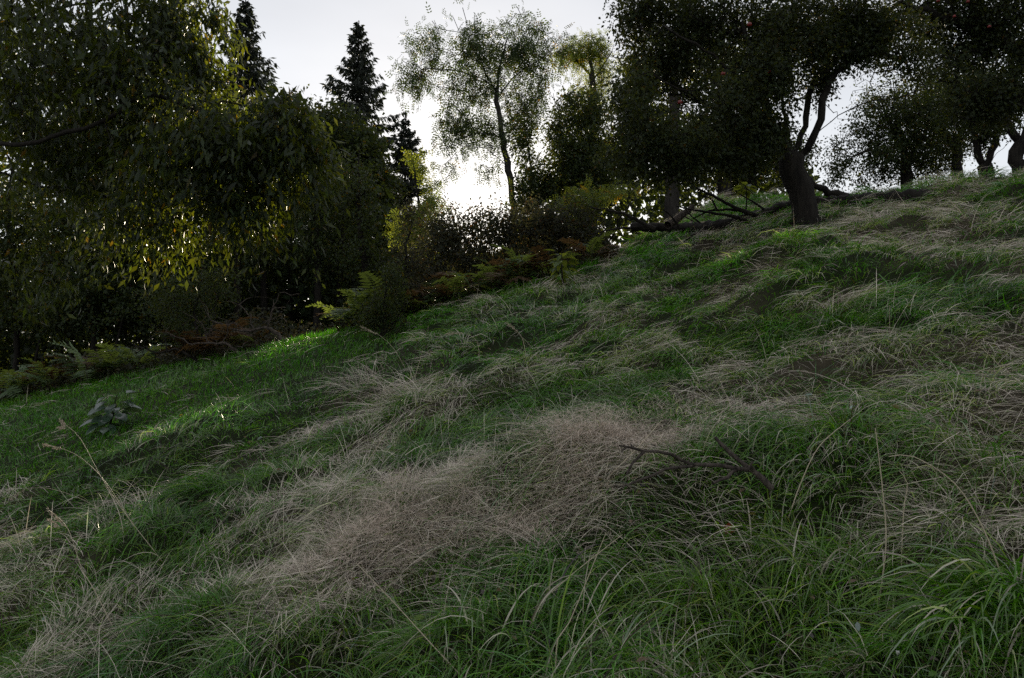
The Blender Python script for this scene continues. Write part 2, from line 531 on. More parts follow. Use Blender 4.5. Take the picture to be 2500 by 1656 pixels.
def build_tree(name, label, cat, seeds, blobs, leafmat, bark, R0, m, L, group=None, seed=1, step=0.25, rmin=0.006, tmpl=T_DIAMOND,
               flare=1.5, extra_tips=None, shell=0.45, singles=0, wig=0.02, limb=0.75, **sp):
    rg = np.random.default_rng(seed)
    tips = crown_points(blobs, rg, shell) if blobs else np.zeros((0, 3))
    bare = 0
    alltips = tips
    if extra_tips is not None:
        alltips = np.vstack([tips, extra_tips]); bare = len(extra_tips)
    pos, par, sid, tipn = grow(seeds, alltips, rg, step)
    r = wood_radius(par, tipn, R0, rmin)
    r = np.where(sid == 0, r, np.maximum(rmin, r * limb))
    root = empty(name, pos[0])
    tag(root, label, cat, group)
    n = len(par)
    kids = [[] for _ in range(n)]
    for i in range(n):
        if par[i] >= 0: kids[par[i]].append(i)
    first = {}
    for i in range(n):
        if sid[i] >= 0: first.setdefault(sid[i], []).append(i)
    jit = rg.normal(0, wig, (n, 3)); jit[0] = 0
    pj = pos + jit
    twigs = Tubes(); ntw = 0
    for k, idx in first.items():
        t = Tubes()
        idx2 = ([par[idx[0]]] if k > 0 else []) + idx
        rr = r[idx2].copy()
        if k > 0: rr[0] = rr[1]
        if k == 0:
            h = np.cumsum(np.r_[0, np.linalg.norm(np.diff(pos[idx2], axis=0), axis=1)])
            rr = rr * (1 + (flare - 1) * np.exp(-h / (2.5 * R0 + 0.05)))
        rr = rr * (1 + rg.normal(0, 0.05, len(rr)))
        t.add(pj[idx2], rr, 12 if k == 0 else 7)
        link('trunk' if k == 0 else 'branch', t.mesh('wood', bark), root)
    done = np.zeros(n, bool)
    for i in range(n):
        if sid[i] >= 0 or done[i]: continue
        chain = [par[i], i]; done[i] = True; c = i
        while True:
            ks = [q for q in kids[c] if not done[q] and sid[q] < 0]
            if not ks: break
            c = max(ks, key=lambda q: r[q]); done[c] = True; chain.append(c)
        rr = r[chain].copy(); rr[0] = rr[1]
        twigs.add(pj[chain], rr, 5 if rr[0] > 0.03 else 3); ntw += 1
    if ntw:
        o = link('twigs', twigs.mesh('twigs', bark), root); o['kind'] = 'stuff'
    if len(tips):
        # direction of the last bit of each twig; tip order follows grow()'s sort, so use node data
        leafy = tipn if not bare else tipn[[np.min(np.sum((tips - pos[t]) ** 2, 1)) < 1e-6 for t in tipn]]
        d = norm(pos[leafy] - pos[np.maximum(par[leafy], 0)] + 1e-6)
        a = spray(pos[leafy], d, m, L, rg, **sp)
        if singles:
            near = np.argsort(a[0][:, 1])          # the leaves that stand nearest the meadow's foot
            near = near[rg.permutation(min(len(near), singles * 6))[:singles]]
            keep = np.ones(len(a[0]), bool); keep[near] = False
            lv = tmpl[0].copy(); lv[:, 1] *= sp.get('wl', 0.5); lv[:, 2] *= sp.get('wl', 0.5)
            meshes = []
            for q in range(6):
                b = 0.75 + 0.12 * q
                meshes.append(np_mesh('leaf', lv, [tmpl[1]], leafmat, np.tile([b, b, b * 0.9], (len(lv), 1))))
            for q, i in enumerate(near):
                ax = norm(a[1][i]); sd = norm(np.cross(a[2][i], ax)); nr = np.cross(ax, sd)
                mw = Matrix(((ax[0], sd[0], nr[0], 0), (ax[1], sd[1], nr[1], 0), (ax[2], sd[2], nr[2], 0), (0, 0, 0, 1)))
                o = bpy.data.objects.new('leaf', meshes[q % 6]); COL.objects.link(o); o.parent = root
                o.matrix_basis = Matrix.Translation(Vector(a[0][i] - pos[0])) @ mw @ Matrix.Scale(float(a[3][i]), 4)
            a = tuple(x[keep] for x in a)
        v, f, c = leaf_cloud(a[0], norm(a[1]), a[2], a[3], a[4], a[5], T_OVAL4 if tmpl is T_OVAL else tmpl)
        o = link('crown', np_mesh('crown', v, [f], leafmat, c), root); o['kind'] = 'stuff'
    return root


def spruce(label, apex, base_z, width, seed, group, levels=26, reveal=1.0):
    rg = np.random.default_rng(seed)
    apex = np.asarray(apex, float)
    height = apex[2] - base_z
    base = np.array([apex[0] + rg.normal(0, 0.1), apex[1], base_z])
    root = empty('spruce_tree', base); tag(root, label, 'tree', group)
    t = Tubes()
    zz = np.linspace(0, 1, 24)[:, None]
    line = base + (apex - base) * zz + np.c_[rg.normal(0, .015, 24), rg.normal(0, .015, 24), np.zeros(24)]
    t.add(line, 0.02 + 0.17 * (1 - zz[:, 0]) * height / 13, 8)
    link('trunk', t.mesh('wood', M['bark']), root)
    br = Tubes(); P_, A_, N_, L_, W_, T_ = [], [], [], [], [], []
    h = 0.25
    while h < height * 0.92:
        frac = h / height
        rad = min(width, 0.06 + 0.36 * h) * rg.uniform(0.7, 1.15)
        nb = rg.integers(6, 9) if h > 0.8 else 5
        a0 = rg.random() * 6.28
        for k in range(nb):
            az = a0 + k * 6.283 / nb + rg.normal(0, 0.25)
            rr = rad * rg.uniform(0.7, 1.2)
            s = np.linspace(0, 1, 9)
            out = rr * s
            up = rr * (0.35 * s - 0.95 * s ** 2 * (0.4 + frac) + 0.55 * s ** 3)
            zc = apex[2] - h + rg.normal(0, 0.08)
            pts = np.c_[apex[0] + np.cos(az) * out, apex[1] + np.sin(az) * out, zc + up]
            br.add(pts, np.interp(s, [0, 1], [0.012 + 0.012 * rr, 0.004]), 3)
            n = int(12 + 40 * rr)
            q = rg.random(n) ** 0.75
            p = np.stack([np.interp(q, s, pts[:, i]) for i in range(3)], -1)
            dirr = np.array([np.cos(az), np.sin(az), 0]); perp = np.array([-np.sin(az), np.cos(az), 0])
            sidew = rg.choice([-1, 1], n)[:, None] * perp
            spread_ = (1.05 - q)[:, None] * rr * 0.45
            p = p + sidew * spread_ * rg.random((n, 1)) * 0.6
            ax = norm(dirr * 0.55 + sidew * rg.uniform(0.1, 0.8, (n, 1)) + np.array([0, 0, -1]) * rg.uniform(0.0, 1.5, (n, 1)))
            P_.append(p); A_.append(ax); N_.append(rg.normal(0, 1, (n, 3)))
            ln = rg.uniform(0.15, 0.45, n) * (0.55 + 0.35 * min(rr, 1.6)); L_.append(ln)
            W_.append(rg.uniform(0.06, 0.12, n)); b = rg.uniform(0.6, 1.4, (n, 1)); T_.append(b * np.ones((1, 3)))
        h += rg.uniform(0.26, 0.42) * (0.6 + 0.9 * min(frac * 2, 1))
    # leader
    n = 60; q = rg.random(n)
    P_.append(apex - np.c_[np.zeros(n), np.zeros(n), q * 0.7]); A_.append(norm(rg.normal(0, .5, (n, 3)) + [0, 0, .6]))
    N_.append(rg.normal(0, 1, (n, 3))); L_.append(0.06 + 0.14 * q); W_.append(np.full(n, .05)); T_.append(np.ones((n, 3)))
    o = link('branches', br.mesh('branches', M['bark']), root); o['kind'] = 'stuff'
    v, f, c = leaf_cloud(*[np.concatenate(x) for x in (P_, A_, N_, L_, W_, T_)], T_DIAMOND)
    o = link('crown', np_mesh('needles', v, [f], M['needle'], c), root); o['kind'] = 'stuff'
    return root


# ------------------------------------------------------------------ the ground
def build_ground():
    xs = np.unique(np.concatenate([np.linspace(-1200, -60, 24), np.linspace(-60, -14, 30), np.linspace(-14, 14, 141),
                                   np.linspace(14, 60, 30), np.linspace(60, 1200, 24)]))
    ys = np.unique(np.concatenate([np.linspace(-400, -12, 14), np.linspace(-12, 0, 25), np.linspace(0, 12, 91),
                                   np.linspace(12, 32, 41), np.linspace(32, 90, 40), np.linspace(90, 1500, 30)]))
    X, Y = np.meshgrid(xs, ys, indexing='ij')
    Z = ground(X, Y)
    Z = Z - 0.03 * (np.hypot(X, Y) < 40)         # soil lies a little below the base of the sward
    v = np.stack([X, Y, Z], -1).reshape(-1, 3)
    nx, ny = len(xs), len(ys)
    i = np.arange(nx - 1)[:, None] * ny; j = np.arange(ny - 1)[None, :]
    q = np.stack([i + j, i + ny + j, i + ny + j + 1, i + j + 1], -1).reshape(-1, 4)
    hv, lw = hay_field(v[:, 0], v[:, 1]); hv = np.clip(hv, 0, 1)[:, None]
    inside = (v[:, 1] < edge(v[:, 0], v[:, 1]) + 1)[:, None]
    col = np.where(inside, np.array([[.022, .036, .010]]) * (1 - hv) + np.array([[.12, .10, .07]]) * hv, np.array([[.035, .028, .018]]))
    o = link('ground', np_mesh('ground', v, [q], M['ground'], col))
    tag(o, 'steep grassy hillside rising to the right', 'ground', kind='structure')




# ------------------------------------------------------------------ grass
def blades(root, az, L, th0, th1, w, col, S=4, twist=None, power=1.0, wprof=0.7, rg=rng, wav=0.0):
    n = len(root)
    t = np.linspace(0, 1, S + 1)
    th = th0[:, None] + (th1 - th0)[:, None] * t[None, :] ** power
    thm = 0.5 * (th[:, 1:] + th[:, :-1])
    dl = (L / S)[:, None]
    hz = np.concatenate([np.zeros((n, 1)), np.cumsum(np.sin(thm) * dl, 1)], 1)
    vt = np.concatenate([np.zeros((n, 1)), np.cumsum(np.cos(thm) * dl, 1)], 1)
    a = az[:, None] + (np.cumsum(rg.normal(0, 1, (n, S + 1)), 1) * wav if wav else 0)
    ca, sa = np.cos(az)[:, None], np.sin(az)[:, None]
    x = root[:, 0:1] + ca * hz; y = root[:, 1:2] + sa * hz
    if wav:
        bend = np.cumsum(np.cumsum(rg.normal(0, wav, (n, S + 1)), 1), 1) * (L / S)[:, None]
        bend[:, 0] = 0
        x = x - sa * bend; y = y + ca * bend
    z = root[:, 2:3] + vt + (SA * ca + SB * sa) * hz * 0.9
    c = np.stack([x, y, z], -1)
    side = np.stack([-np.sin(az), np.cos(az), np.zeros(n)], -1)
    if twist is None: twist = rg.normal(0, 0.5, n)
    tang = norm(np.gradient(c, axis=1))
    nrm = np.cross(tang, side[:, None, :])
    sv = side[:, None, :] * np.cos(twist)[:, None, None] + nrm * np.sin(twist)[:, None, None]
    prof = np.maximum((1 - t) ** wprof, 0.06) * np.minimum(1, 0.6 + 1.5 * t)
    hw = (w[:, None] * prof[None, :] * 0.5)[..., None]
    v = np.stack([c - sv * hw, c + sv * hw], 2).reshape(-1, 3)
    b = (np.arange(n) * (S + 1) * 2)[:, None]; k = np.arange(S)[None, :] * 2
    q = np.stack([b + k, b + k + 1, b + k + 3, b + k + 2], -1).reshape(-1, 4)
    return v, q, np.repeat(col, (S + 1) * 2, axis=0)


class Sward:
    def __init__(self): self.v = []; self.f = []; self.c = []; self.n = 0
    def add(self, vfc):
        v, f, c = vfc
        self.v.append(v.astype(np.float32)); self.f.append((f + self.n).astype(np.int32)); self.c.append(c.astype(np.float32)); self.n += len(v)
    def build(self, name, mat):
        return np_mesh(name, np.concatenate(self.v), [np.concatenate(self.f)], mat, np.concatenate(self.c))


# hay patches as the photograph shows them: (px, py, radius m, strength)
HAY = [(850, 1400, .34, 1), (960, 1300, .34, 1.1), (1080, 1265, .3, 1.1), (1220, 1245, .3, 1.1), (1340, 1220, .3, 1.1), (1450, 1165, .36, 1.1), (1500, 1105, .36, 1),
       (1600, 1120, .3, .8), (1690, 1330, .14, .35), (1790, 1390, .14, .4), (880, 950, .7, .8), (940, 1000, .6, .6), (1110, 1100, .4, .7), (1120, 1170, .3, .5),
       (1290, 735, 1.2, .5), (1480, 880, .8, .6), (1620, 720, 1.0, .4), (1880, 625, .9, .7), (1700, 640, 1.0, .5), (2350, 520, 1.4, .9), (2200, 560, 1.2, .7),
       (2450, 620, 1.0, .6), (2300, 850, .8, .8), (2120, 900, .6, .7), (2440, 1000, .6, .8), (2450, 1270, .35, .9), (2250, 1290, .3, .5), (640, 1440, .3, .6),
       (270, 1230, .35, .6), (560, 1060, .5, .5), (850, 1190, .4, .5), (2000, 760, .8, .4), (1750, 960, .5, .5), (1050, 900, .5, .4), (2380, 1150, .4, .6), (1000, 1560, .4, .3),
       (830, 1080, .45, .5), (1900, 980, .4, .5), (1350, 960, .5, .4), (620, 1230, .35, .3)]
HAYP = [(G(a, b), r * float(np.interp(b, [600, 900, 1100, 1250], [.5, .6, .75, .9])), s) for a, b, r, s in HAY]
GREEN = [(1330, 1000, .5, .8), (1150, 870, .8, .6), (2050, 1090, .4, .6), (1700, 850, .8, .6), (2350, 680, .6, .6), (450, 1150, .8, .6), (1000, 1450, .3, .4), (1560, 1500, .5, .9),
         (2400, 1550, .5, .9), (1960, 1450, .5, .7), (1900, 690, .7, .5), (500, 1500, .8, .6), (1250, 1550, .5, .9), (1000, 800, .5, .5), (1350, 850, .5, .6), (1560, 960, .4, .6), (1850, 830, .4, .6), (2050, 1000, .35, .5), (2250, 760, .4, .5), (1600, 620, .6, .5), (1150, 1440, .22, .8), (1320, 1400, .22, .8), (1480, 1380, .22, .7), (850, 1560, .3, .6), (1650, 1450, .25, .8)]
GREENP = [(G(a, b), r * float(np.interp(b, [600, 900, 1100, 1250], [.5, .6, .75, .9])), s) for a, b, r, s in GREEN]


def hay_field(x, y):
    v = (fbm(x * 2.3 + 11, y * 2.3 + 4, 3, 3) - 0.50) * 4.8 + 0.06
    r = np.hypot(x, y)
    v = v + 0.10 * np.clip((x + 1) / 5, -1, 1)
    lawn = np.clip((-0.05 * y - x + 0.1) / 1.2, 0, 1) * np.clip((y - 4.8) / 2.4, 0, 1)
    for p, rr, s in HAYP:
        v = v + s * np.exp(-((x - p[0]) ** 2 + (y - p[1]) ** 2) / (rr * rr))
    for p, rr, s in GREENP:
        v = v - s * np.exp(-((x - p[0]) ** 2 + (y - p[1]) ** 2) / (rr * rr))
    return np.clip(v - lawn * 1.0, 0, 1.2), lawn


build_ground()
GAPS += [(G(a, b) + np.array([0, 0, .22]), r) for a, b, r in [(1780, 640, .4), (1860, 650, .45), (1930, 660, .45), (2010, 650, .4), (2090, 660, .45), (2170, 670, .45), (1730, 612, .35), (2060, 620, .3), (420, 1085, .5), (290, 1140, .3)]]
GAPS += [(P(a, b, 6.2), r) for a, b, r in [(560, 330, .5), (470, 180, .5), (650, 380, .35), (250, 500, .35), (450, 60, .4), (620, 480, .3), (380, 560, .25), (520, 430, .3)]]


def scatter(n, k, r0=1.1, r1=17.0, amax=43, beyond=1.0):
    """points over the meadow, areal density falling as r**-k"""
    e = 2 - k
    r = (r0 ** e + rng.random(n) * (r1 ** e - r0 ** e)) ** (1 / e)
    a = np.radians(rng.uniform(-amax, amax, n))
    x, y = r * np.sin(a), r * np.cos(a)
    ok = (y < edge(x, y) + beyond)
    return x[ok], y[ok]


def root_at(x, y, dz=-0.01):
    return np.stack([x, y, ground(x, y) + dz], -1)


DOWN = math.atan2(-SB, -SA)


def flow(x, y):
    """the way the sward lies: downhill, bent by the wind in wide swirls"""
    return DOWN + 2.6 * (fbm(x * 0.8 + 7, y * 0.8, 5, 2) - 0.5) * 2.0


def green_col(n, x, y, lawn=None):
    g = fbm(x * 1.3, y * 1.3 + 31, 2, 2)
    b = rng.uniform(0.65, 1.35, n)
    c = np.stack([0.052 + 0.062 * g, 0.160 + 0.060 * g, 0.014 + 0.008 * (1 - g)], -1) * b[:, None]
    pale = rng.random(n) < 0.06  # bleached blades; sheen highlights of the sward are put into their colour
    c[pale] = np.array([0.26, 0.33, 0.22]) * b[pale][:, None]
    yel = (rng.random(n) < 0.10) & ~pale
    c[yel] = c[yel] * np.array([1.9, 1.35, 0.9])
    brn = rng.random(n) < 0.07
    c[brn] = np.array([0.075, 0.055, 0.032]) * b[brn][:, None]
    blu = (rng.random(n) < 0.2) & ~pale
    c[blu] = c[blu] * np.array([0.95, 1.0, 1.9])
    return c


def straw_col(n):
    b = rng.uniform(0.6, 1.3, (n, 1))
    base = np.where(rng.random((n, 1)) < 0.35, np.array([[0.50, 0.43, 0.36]]), np.array([[0.64, 0.575, 0.48]]))
    return base * b


grass = Sward(); hay = Sward(); lawn_sw = Sward()

# short undercoat everywhere
x, y = scatter(88000, 1.0)
hv, lw = hay_field(x, y)
dist = np.hypot(x, y); big = np.maximum(1, dist / 4.0) ** 0.6
n = len(x)
gc = green_col(n, x, y); dry = rng.random(n) < 0.015 + 0.45 * np.minimum(hv, 1)
gc[dry] = straw_col(int(dry.sum())) * .7
grass.add(blades(root_at(x, y), flow(x, y) + rng.normal(0, 1.1, n), rng.uniform(.05, .13, n) * big ** .5 * (1 - .55 * lw), rng.uniform(0.2, 1.0, n), rng.uniform(1.0, 2.1, n),
                 rng.uniform(.004, .007, n) * big, gc, S=2))

# tussocks of drooping grass
def tussocks(n0, k, m, S, r0, r1, lens, wid, spread):
    tx, ty = scatter(n0, k, r0=r0, r1=r1)
    tl = hay_field(tx, ty)[1]
    keep = rng.random(len(tx)) > 0.97 * tl
    tx, ty = tx[keep], ty[keep]
    n = len(tx) * m
    ts = np.repeat(rng.uniform(0.5, 1.3, len(tx)), m)
    rx = np.repeat(tx, m); ry = np.repeat(ty, m); big = np.maximum(1, np.hypot(rx, ry) / 4.0) ** 0.6
    pa = rng.uniform(0, 2 * np.pi, n); q = np.sqrt(rng.random(n))
    x = rx + np.cos(pa) * q * spread * ts; y = ry + np.sin(pa) * q * spread * ts
    fl = np.repeat(flow(tx, ty) + rng.normal(0, .95, len(tx)), m)
    az = np.arctan2(np.sin(pa) * q * .9 + np.sin(fl), np.cos(pa) * q * .9 + np.cos(fl)) + rng.normal(0, .33, n)
    hv, lw = hay_field(x, y)
    gc = green_col(n, x, y) * np.repeat(rng.uniform(.45, 1.35, (len(tx), 1)) * rng.uniform(.85, 1.2, (len(tx), 3)), m, axis=0)
    dry = rng.random(n) < np.repeat(np.where(rng.random(len(tx)) < .12, .6, .03), m) + 0.5 * np.minimum(hv, 1)
    gc[dry] = straw_col(int(dry.sum())) * .85
    grass.add(blades(root_at(x, y), az, rng.uniform(*lens, n) * ts * big ** .3, rng.uniform(.3, 1.0, n), rng.uniform(1.6, 2.5, n), rng.uniform(*wid, n) * big, gc, S=S, power=0.8, wav=0.012))


tussocks(1550, 1.2, 42, 4, 1.1, 5.5, (.10, .27), (.003, .006), .11)
tussocks(3300, 1.1, 28, 3, 5.0, 17, (.10, .24), (.0038, .007), .11)

# clover, plantain and other small broad leaves low in the sward
x, y = scatter(9000, 1.2)
x, y = x[fbm(x * 2, y * 2, 4, 2) > .5], y[fbm(x * 2, y * 2, 4, 2) > .5]
WEED = (x, y)

# broad-bladed clumps close to the camera
for (px, py, nb, L, w, spread, dirn) in [(2440, 1540, 200, .34, .008, .15, DOWN), (2490, 1460, 110, .32, .008, .14, DOWN), (2080, 1130, 200, .36, .006, .25, DOWN + .5),
                                         (1260, 1640, 130, .38, .0065, .3, 0.9), (1500, 1620, 130, .38, .0065, .3, 0.4), (1850, 1560, 150, .32, .005, .3, DOWN),
                                         (1700, 1600, 130, .36, .005, .3, 2.6), (1960, 1400, 130, .3, .006, .25, 1.2), (420, 1420, 220, .42, .005, .35, DOWN + .6),
                                         (300, 1600, 220, .4, .005, .4, DOWN + .9), (700, 1560, 180, .34, .005, .35, DOWN + .7), (60, 1500, 180, .4, .005, .4, DOWN + .8),
                                         (1600, 1010, 140, .3, .007, .3, DOWN), (1330, 1030, 180, .26, .005, .4, DOWN + 1), (2230, 1330, 110, .36, .005, .25, DOWN + .9),
                                         (2100, 1500, 110, .32, .005, .3, DOWN), (1100, 1480, 120, .4, .005, .4, -2.2), (1400, 1480, 120, .4, .005, .4, -1.2),
                                         (1780, 1250, 110, .36, .005, .25, -0.4), (2330, 1100, 140, .34, .006, .3, DOWN)]:
    p = G(px, py)
    pa = rng.uniform(0, 6.283, nb); pr = spread * np.sqrt(rng.random(nb))
    x = p[0] + np.cos(pa) * pr; y = p[1] + np.sin(pa) * pr
    az = np.arctan2(np.sin(pa) * pr / spread * .8 + .8 * np.sin(dirn), np.cos(pa) * pr / spread * .8 + .8 * np.cos(dirn)) + rng.normal(0, .4, nb)
    gc = green_col(nb, x, y); dr = rng.random(nb) < .14; gc[dr] = straw_col(int(dr.sum())) * .9
    grass.add(blades(root_at(x, y), az, L * (1 if px > 2300 else .7) * rng.uniform(.6, 1.15, nb), rng.uniform(.05, .45, nb), rng.uniform(1.7, 2.7, nb), w * rng.uniform(.6, 1.2, nb),
                     gc, S=7, power=1.0, wprof=.6, wav=.015))

# lying hay: thin combed strands over the bald patches
x, y = scatter(200000, 0.9)
hv, lw = hay_field(x, y)
keep = rng.random(len(x)) < np.clip(hv * 1.15 - .12, 0.012, 1) * np.clip(.35 + 1.3 * noise(x * 4.3, y * 4.3, 1), 0, 1)
x, y, hv = x[keep], y[keep], hv[keep]
n = len(x); dist = np.hypot(x, y); big = np.maximum(1, dist / 4.0) ** 0.8
lift = rng.uniform(0.0, 0.035, n) * np.minimum(hv, 1) + 0.035
hay.add(blades(root_at(x, y, 0) + np.c_[np.zeros(n), np.zeros(n), lift], flow(x, y) + 2.2 * (noise(x * 5, y * 5, 3) - .5) * 2 + rng.normal(0, .5, n), rng.uniform(.07, .22, n) * big ** .3, rng.uniform(1.0, 1.55, n),
               rng.uniform(1.45, 1.9, n), rng.uniform(.0018, .0036, n) * big, straw_col(n), S=3, wav=.04))

# fluffy seed heads matted on the near hummock
cx, cy_ = [], []
for (p, rr, s) in HAYP[:8]:
    k = int(5200 * s)
    cx.append(p[0] + rng.normal(0, rr * .6, k)); cy_.append(p[1] + rng.normal(0, rr * .55, k))
x = np.concatenate(cx); y = np.concatenate(cy_)
kp = rng.random(len(x)) < np.clip(2.4 * fbm(x * 3.7, y * 3.7, 2, 2) - .6, .1, 1)
x, y = x[kp], y[kp]; n = len(x)
hay.add(blades(root_at(x, y, 0) + np.c_[np.zeros(n), np.zeros(n), rng.uniform(.04, .10, n)], rng.uniform(0, 6.283, n), rng.uniform(.015, .05, n), rng.uniform(.6, 1.8, n),
               rng.uniform(.8, 2.2, n), rng.uniform(.0012, .0024, n), straw_col(n) * np.array([1.0, .95, .93]), S=2, wav=.08))
k = 1500
i = rng.integers(0, 8, k)
x = np.array([HAYP[q][0][0] for q in i]) + rng.normal(0, .3, k); y = np.array([HAYP[q][0][1] for q in i]) + rng.normal(0, .3, k)
hay.add(blades(root_at(x, y, .04), flow(x, y) * 0 + rng.normal(2.9, .6, k), rng.uniform(.12, .34, k), rng.uniform(.8, 1.3, k), rng.uniform(1.5, 1.9, k), rng.uniform(.0012, .002, k),
               straw_col(k), S=6, wav=.03))

# fans of dry stems that lean out of single tufts
for (px, py, nb, L, az0, spr) in [(960, 1000, 170, .6, 2.7, .18), (890, 940, 130, .55, 2.8, .2), (300, 1270, 110, .4, 2.5, .16), (1120, 1150, 80, .26, 1.2, .08), (1640, 1150, 170, .32, 2.9, .2), (1740, 1330, 170, .36, 2.7, .25),
                                  (2440, 1290, 150, .22, DOWN, .12), (2080, 1180, 120, .22, DOWN + .3, .2), (900, 1420, 120, .3, 2.6, .2), (1560, 1040, 100, .2, DOWN, .16), (2400, 1010, 120, .2, DOWN, .2), (2200, 900, 110, .2, 2.2, .2)]:
    p = G(px, py); pa = rng.uniform(0, 6.283, nb); pr = spr * np.sqrt(rng.random(nb))
    x = p[0] + np.cos(pa) * pr; y = p[1] + np.sin(pa) * pr
    hay.add(blades(root_at(x, y), az0 + rng.normal(0, .5, nb), L * .8 * rng.uniform(.5, 1.2, nb), rng.uniform(.5, 1.2, nb), rng.uniform(1.4, 2.0, nb), rng.uniform(.0015, .003, nb) * max(1, p[1] / 5), straw_col(nb), S=5, wprof=.35, wav=.01))

# thin upright stems with the odd bent one
x, y = scatter(2600, 1.1)
hv, lw = hay_field(x, y); keep = rng.random(len(x)) < 0.25 + .6 * hv - .2 * lw
x, y = x[keep], y[keep]; n = len(x); big = np.maximum(1, np.hypot(x, y) / 4.0) ** .75
hay.add(blades(root_at(x, y), flow(x, y) + rng.normal(0, 1.0, n), rng.uniform(.15, .4, n), rng.uniform(.1, .9, n), rng.uniform(.5, 1.7, n), rng.uniform(.0014, .0026, n) * big,
               straw_col(n) * 1.25, S=5, wprof=.25, wav=.02))

# short mown-looking turf down on the left and along the wood
x, y = scatter(118000, 0.7, r0=3.5, r1=17)
hv, lw = hay_field(x, y)
ed = np.clip((y - edge(x, y) + 2.2) / 1.6, 0, 1)
keep = rng.random(len(x)) < np.maximum(lw, 0.8 * ed)
x, y = x[keep], y[keep]; n = len(x); big = np.maximum(1, np.hypot(x, y) / 6.0) ** .8
c = green_col(n, x, y) * np.array([0.85, 1.0, 0.7])
lawn_sw.add(blades(root_at(x, y), flow(x, y) + rng.normal(0, 1.2, n), rng.uniform(.04, .09, n) * big ** .5, rng.uniform(.0, .6, n), rng.uniform(.5, 1.6, n), rng.uniform(.004, .0065, n) * big, c, S=2))

x, y = WEED
n = len(x); q = np.stack([x, y, ground(x, y) + rng.uniform(.01, .09, n)], -1)
aw = rng.uniform(0, 6.283, n)
v, f, c = leaf_cloud(q, norm(np.stack([np.cos(aw), np.sin(aw), rng.uniform(-.1, .7, n)], -1)), rng.normal(0, .35, (n, 3)) + [0, 0, 1], rng.uniform(.015, .045, n), rng.uniform(.010, .022, n), np.where(rng.random((n, 1)) < .16, np.array([[.16, .10, .06]]), green_col(n, x, y) * np.array([.9, .9, 1.2])), T_OVAL)
weeds = np_mesh('meadow_weeds', v, [f], M['grass'], c)
o = link('meadow_weeds', weeds); tag(o, 'small broad-leaved weeds low among the grass', 'weeds', kind='stuff')
print('grass verts', grass.n, hay.n, lawn_sw.n)
o = link('meadow_grass', grass.build('meadow_grass', M['grass'])); tag(o, 'long green tussocky grass covering the slope', 'grass', kind='stuff')
o = link('dry_grass', hay.build('dry_grass', M['straw'])); tag(o, 'pale brown dry grass lying in mats on the slope', 'grass', kind='stuff')
o = link('turf_grass', lawn_sw.build('turf_grass', M['grass'])); tag(o, 'short dark green turf beside the wood', 'grass', kind='stuff')

# ------------------------------------------------------------------ trees
def gz(x, y): return float(ground(x, y))


# cherry tree whose branches hang in from beyond the left edge
K = .72
y0 = 8.6 * K
b = onground(-8.6 * K, y0, -0.1)
fork = b + np.array([0.2, 0, 2.9])
build_tree('cherry_tree', 'broadleaf tree hanging long sunlit leaves over the turf, its trunk out of the picture', 'tree',
           [[b, b + np.array([.1, 0, 1.4]), fork, fork + np.array([.3, .15, 1.5]), fork + np.array([1.0, .2, 3.0])],
            [fork, P(-140, 370, 8.4 * K), P(40, 350, 8.3 * K), P(154, 323, 8.3 * K), P(251, 298, 8.3 * K), P(316, 248, 8.4 * K), P(373, 228, 8.4 * K), P(413, 248, 8.5 * K), P(463, 257, 8.6 * K), P(546, 257, 8.7 * K), P(640, 270, 8.9 * K)],
            [P(413, 248, 8.5 * K), P(460, 225, 8.4 * K), P(513, 201, 8.4 * K), P(600, 190, 8.5 * K)],
            [P(463, 257, 8.6 * K), P(530, 310, 8.5 * K), P(590, 380, 8.5 * K), P(640, 450, 8.6 * K)],
            [fork, P(-100, 430, 9.2 * K), P(60, 440, 9.4 * K), P(220, 470, 9.4 * K), P(330, 520, 9.3 * K)],
            [fork + np.array([.3, .15, 1.5]), P(0, 60, 8.5 * K), P(150, 20, 8.7 * K), P(320, -20, 8.9 * K), P(470, -10, 9.2 * K)],
            [fork + np.array([.15, .1, .8]), P(-60, 200, 9.6 * K), P(100, 170, 9.8 * K), P(260, 130, 9.9 * K), P(420, 110, 9.9 * K)]],
           [(200, 120, 8.9 * K, 300, 260, 1.4 * K, 420), (400, 50, 9.1 * K, 110, 90, .9 * K, 130), (400, 190, 8.8 * K, 150, 120, .9 * K, 190), (600, 350, 8.7 * K, 160, 130, .8 * K, 230), (690, 350, 8.8 * K, 90, 110, .5 * K, 70),
            (470, 400, 8.7 * K, 200, 130, .9 * K, 190), (180, 430, 9.3 * K, 280, 170, 1.2 * K, 300), (610, 510, 8.7 * K, 130, 90, .6 * K, 90), (330, 540, 9.1 * K, 200, 90, .8 * K, 110), (100, 560, 9.4 * K, 190, 120, .9 * K, 140), (530, 50, 9.0 * K, 40, 50, .4 * K, 20), (490, 150, 8.8 * K, 40, 50, .4 * K, 20), (690, 250, 8.7 * K, 40, 30, .3 * K, 14), (750, 300, 8.7 * K, 40, 40, .3 * K, 16), (770, 420, 8.7 * K, 35, 70, .3 * K, 18), (700, 590, 8.7 * K, 50, 50, .4 * K, 14), (150, 640, 9.3 * K, 160, 60, .7 * K, 40), (40, 250, 9.3 * K, 150, 200, 1 * K, 120)],
           M['cherry'], M['bark'], 0.17, 20, .088, seed=11, step=.17, rmin=.004, tmpl=T_OVAL, twig=.34, spread=.045, droop=.9, leafdroop=.85, wl=.36, autumn=.015, upbias=.4, singles=300, limb=.15)

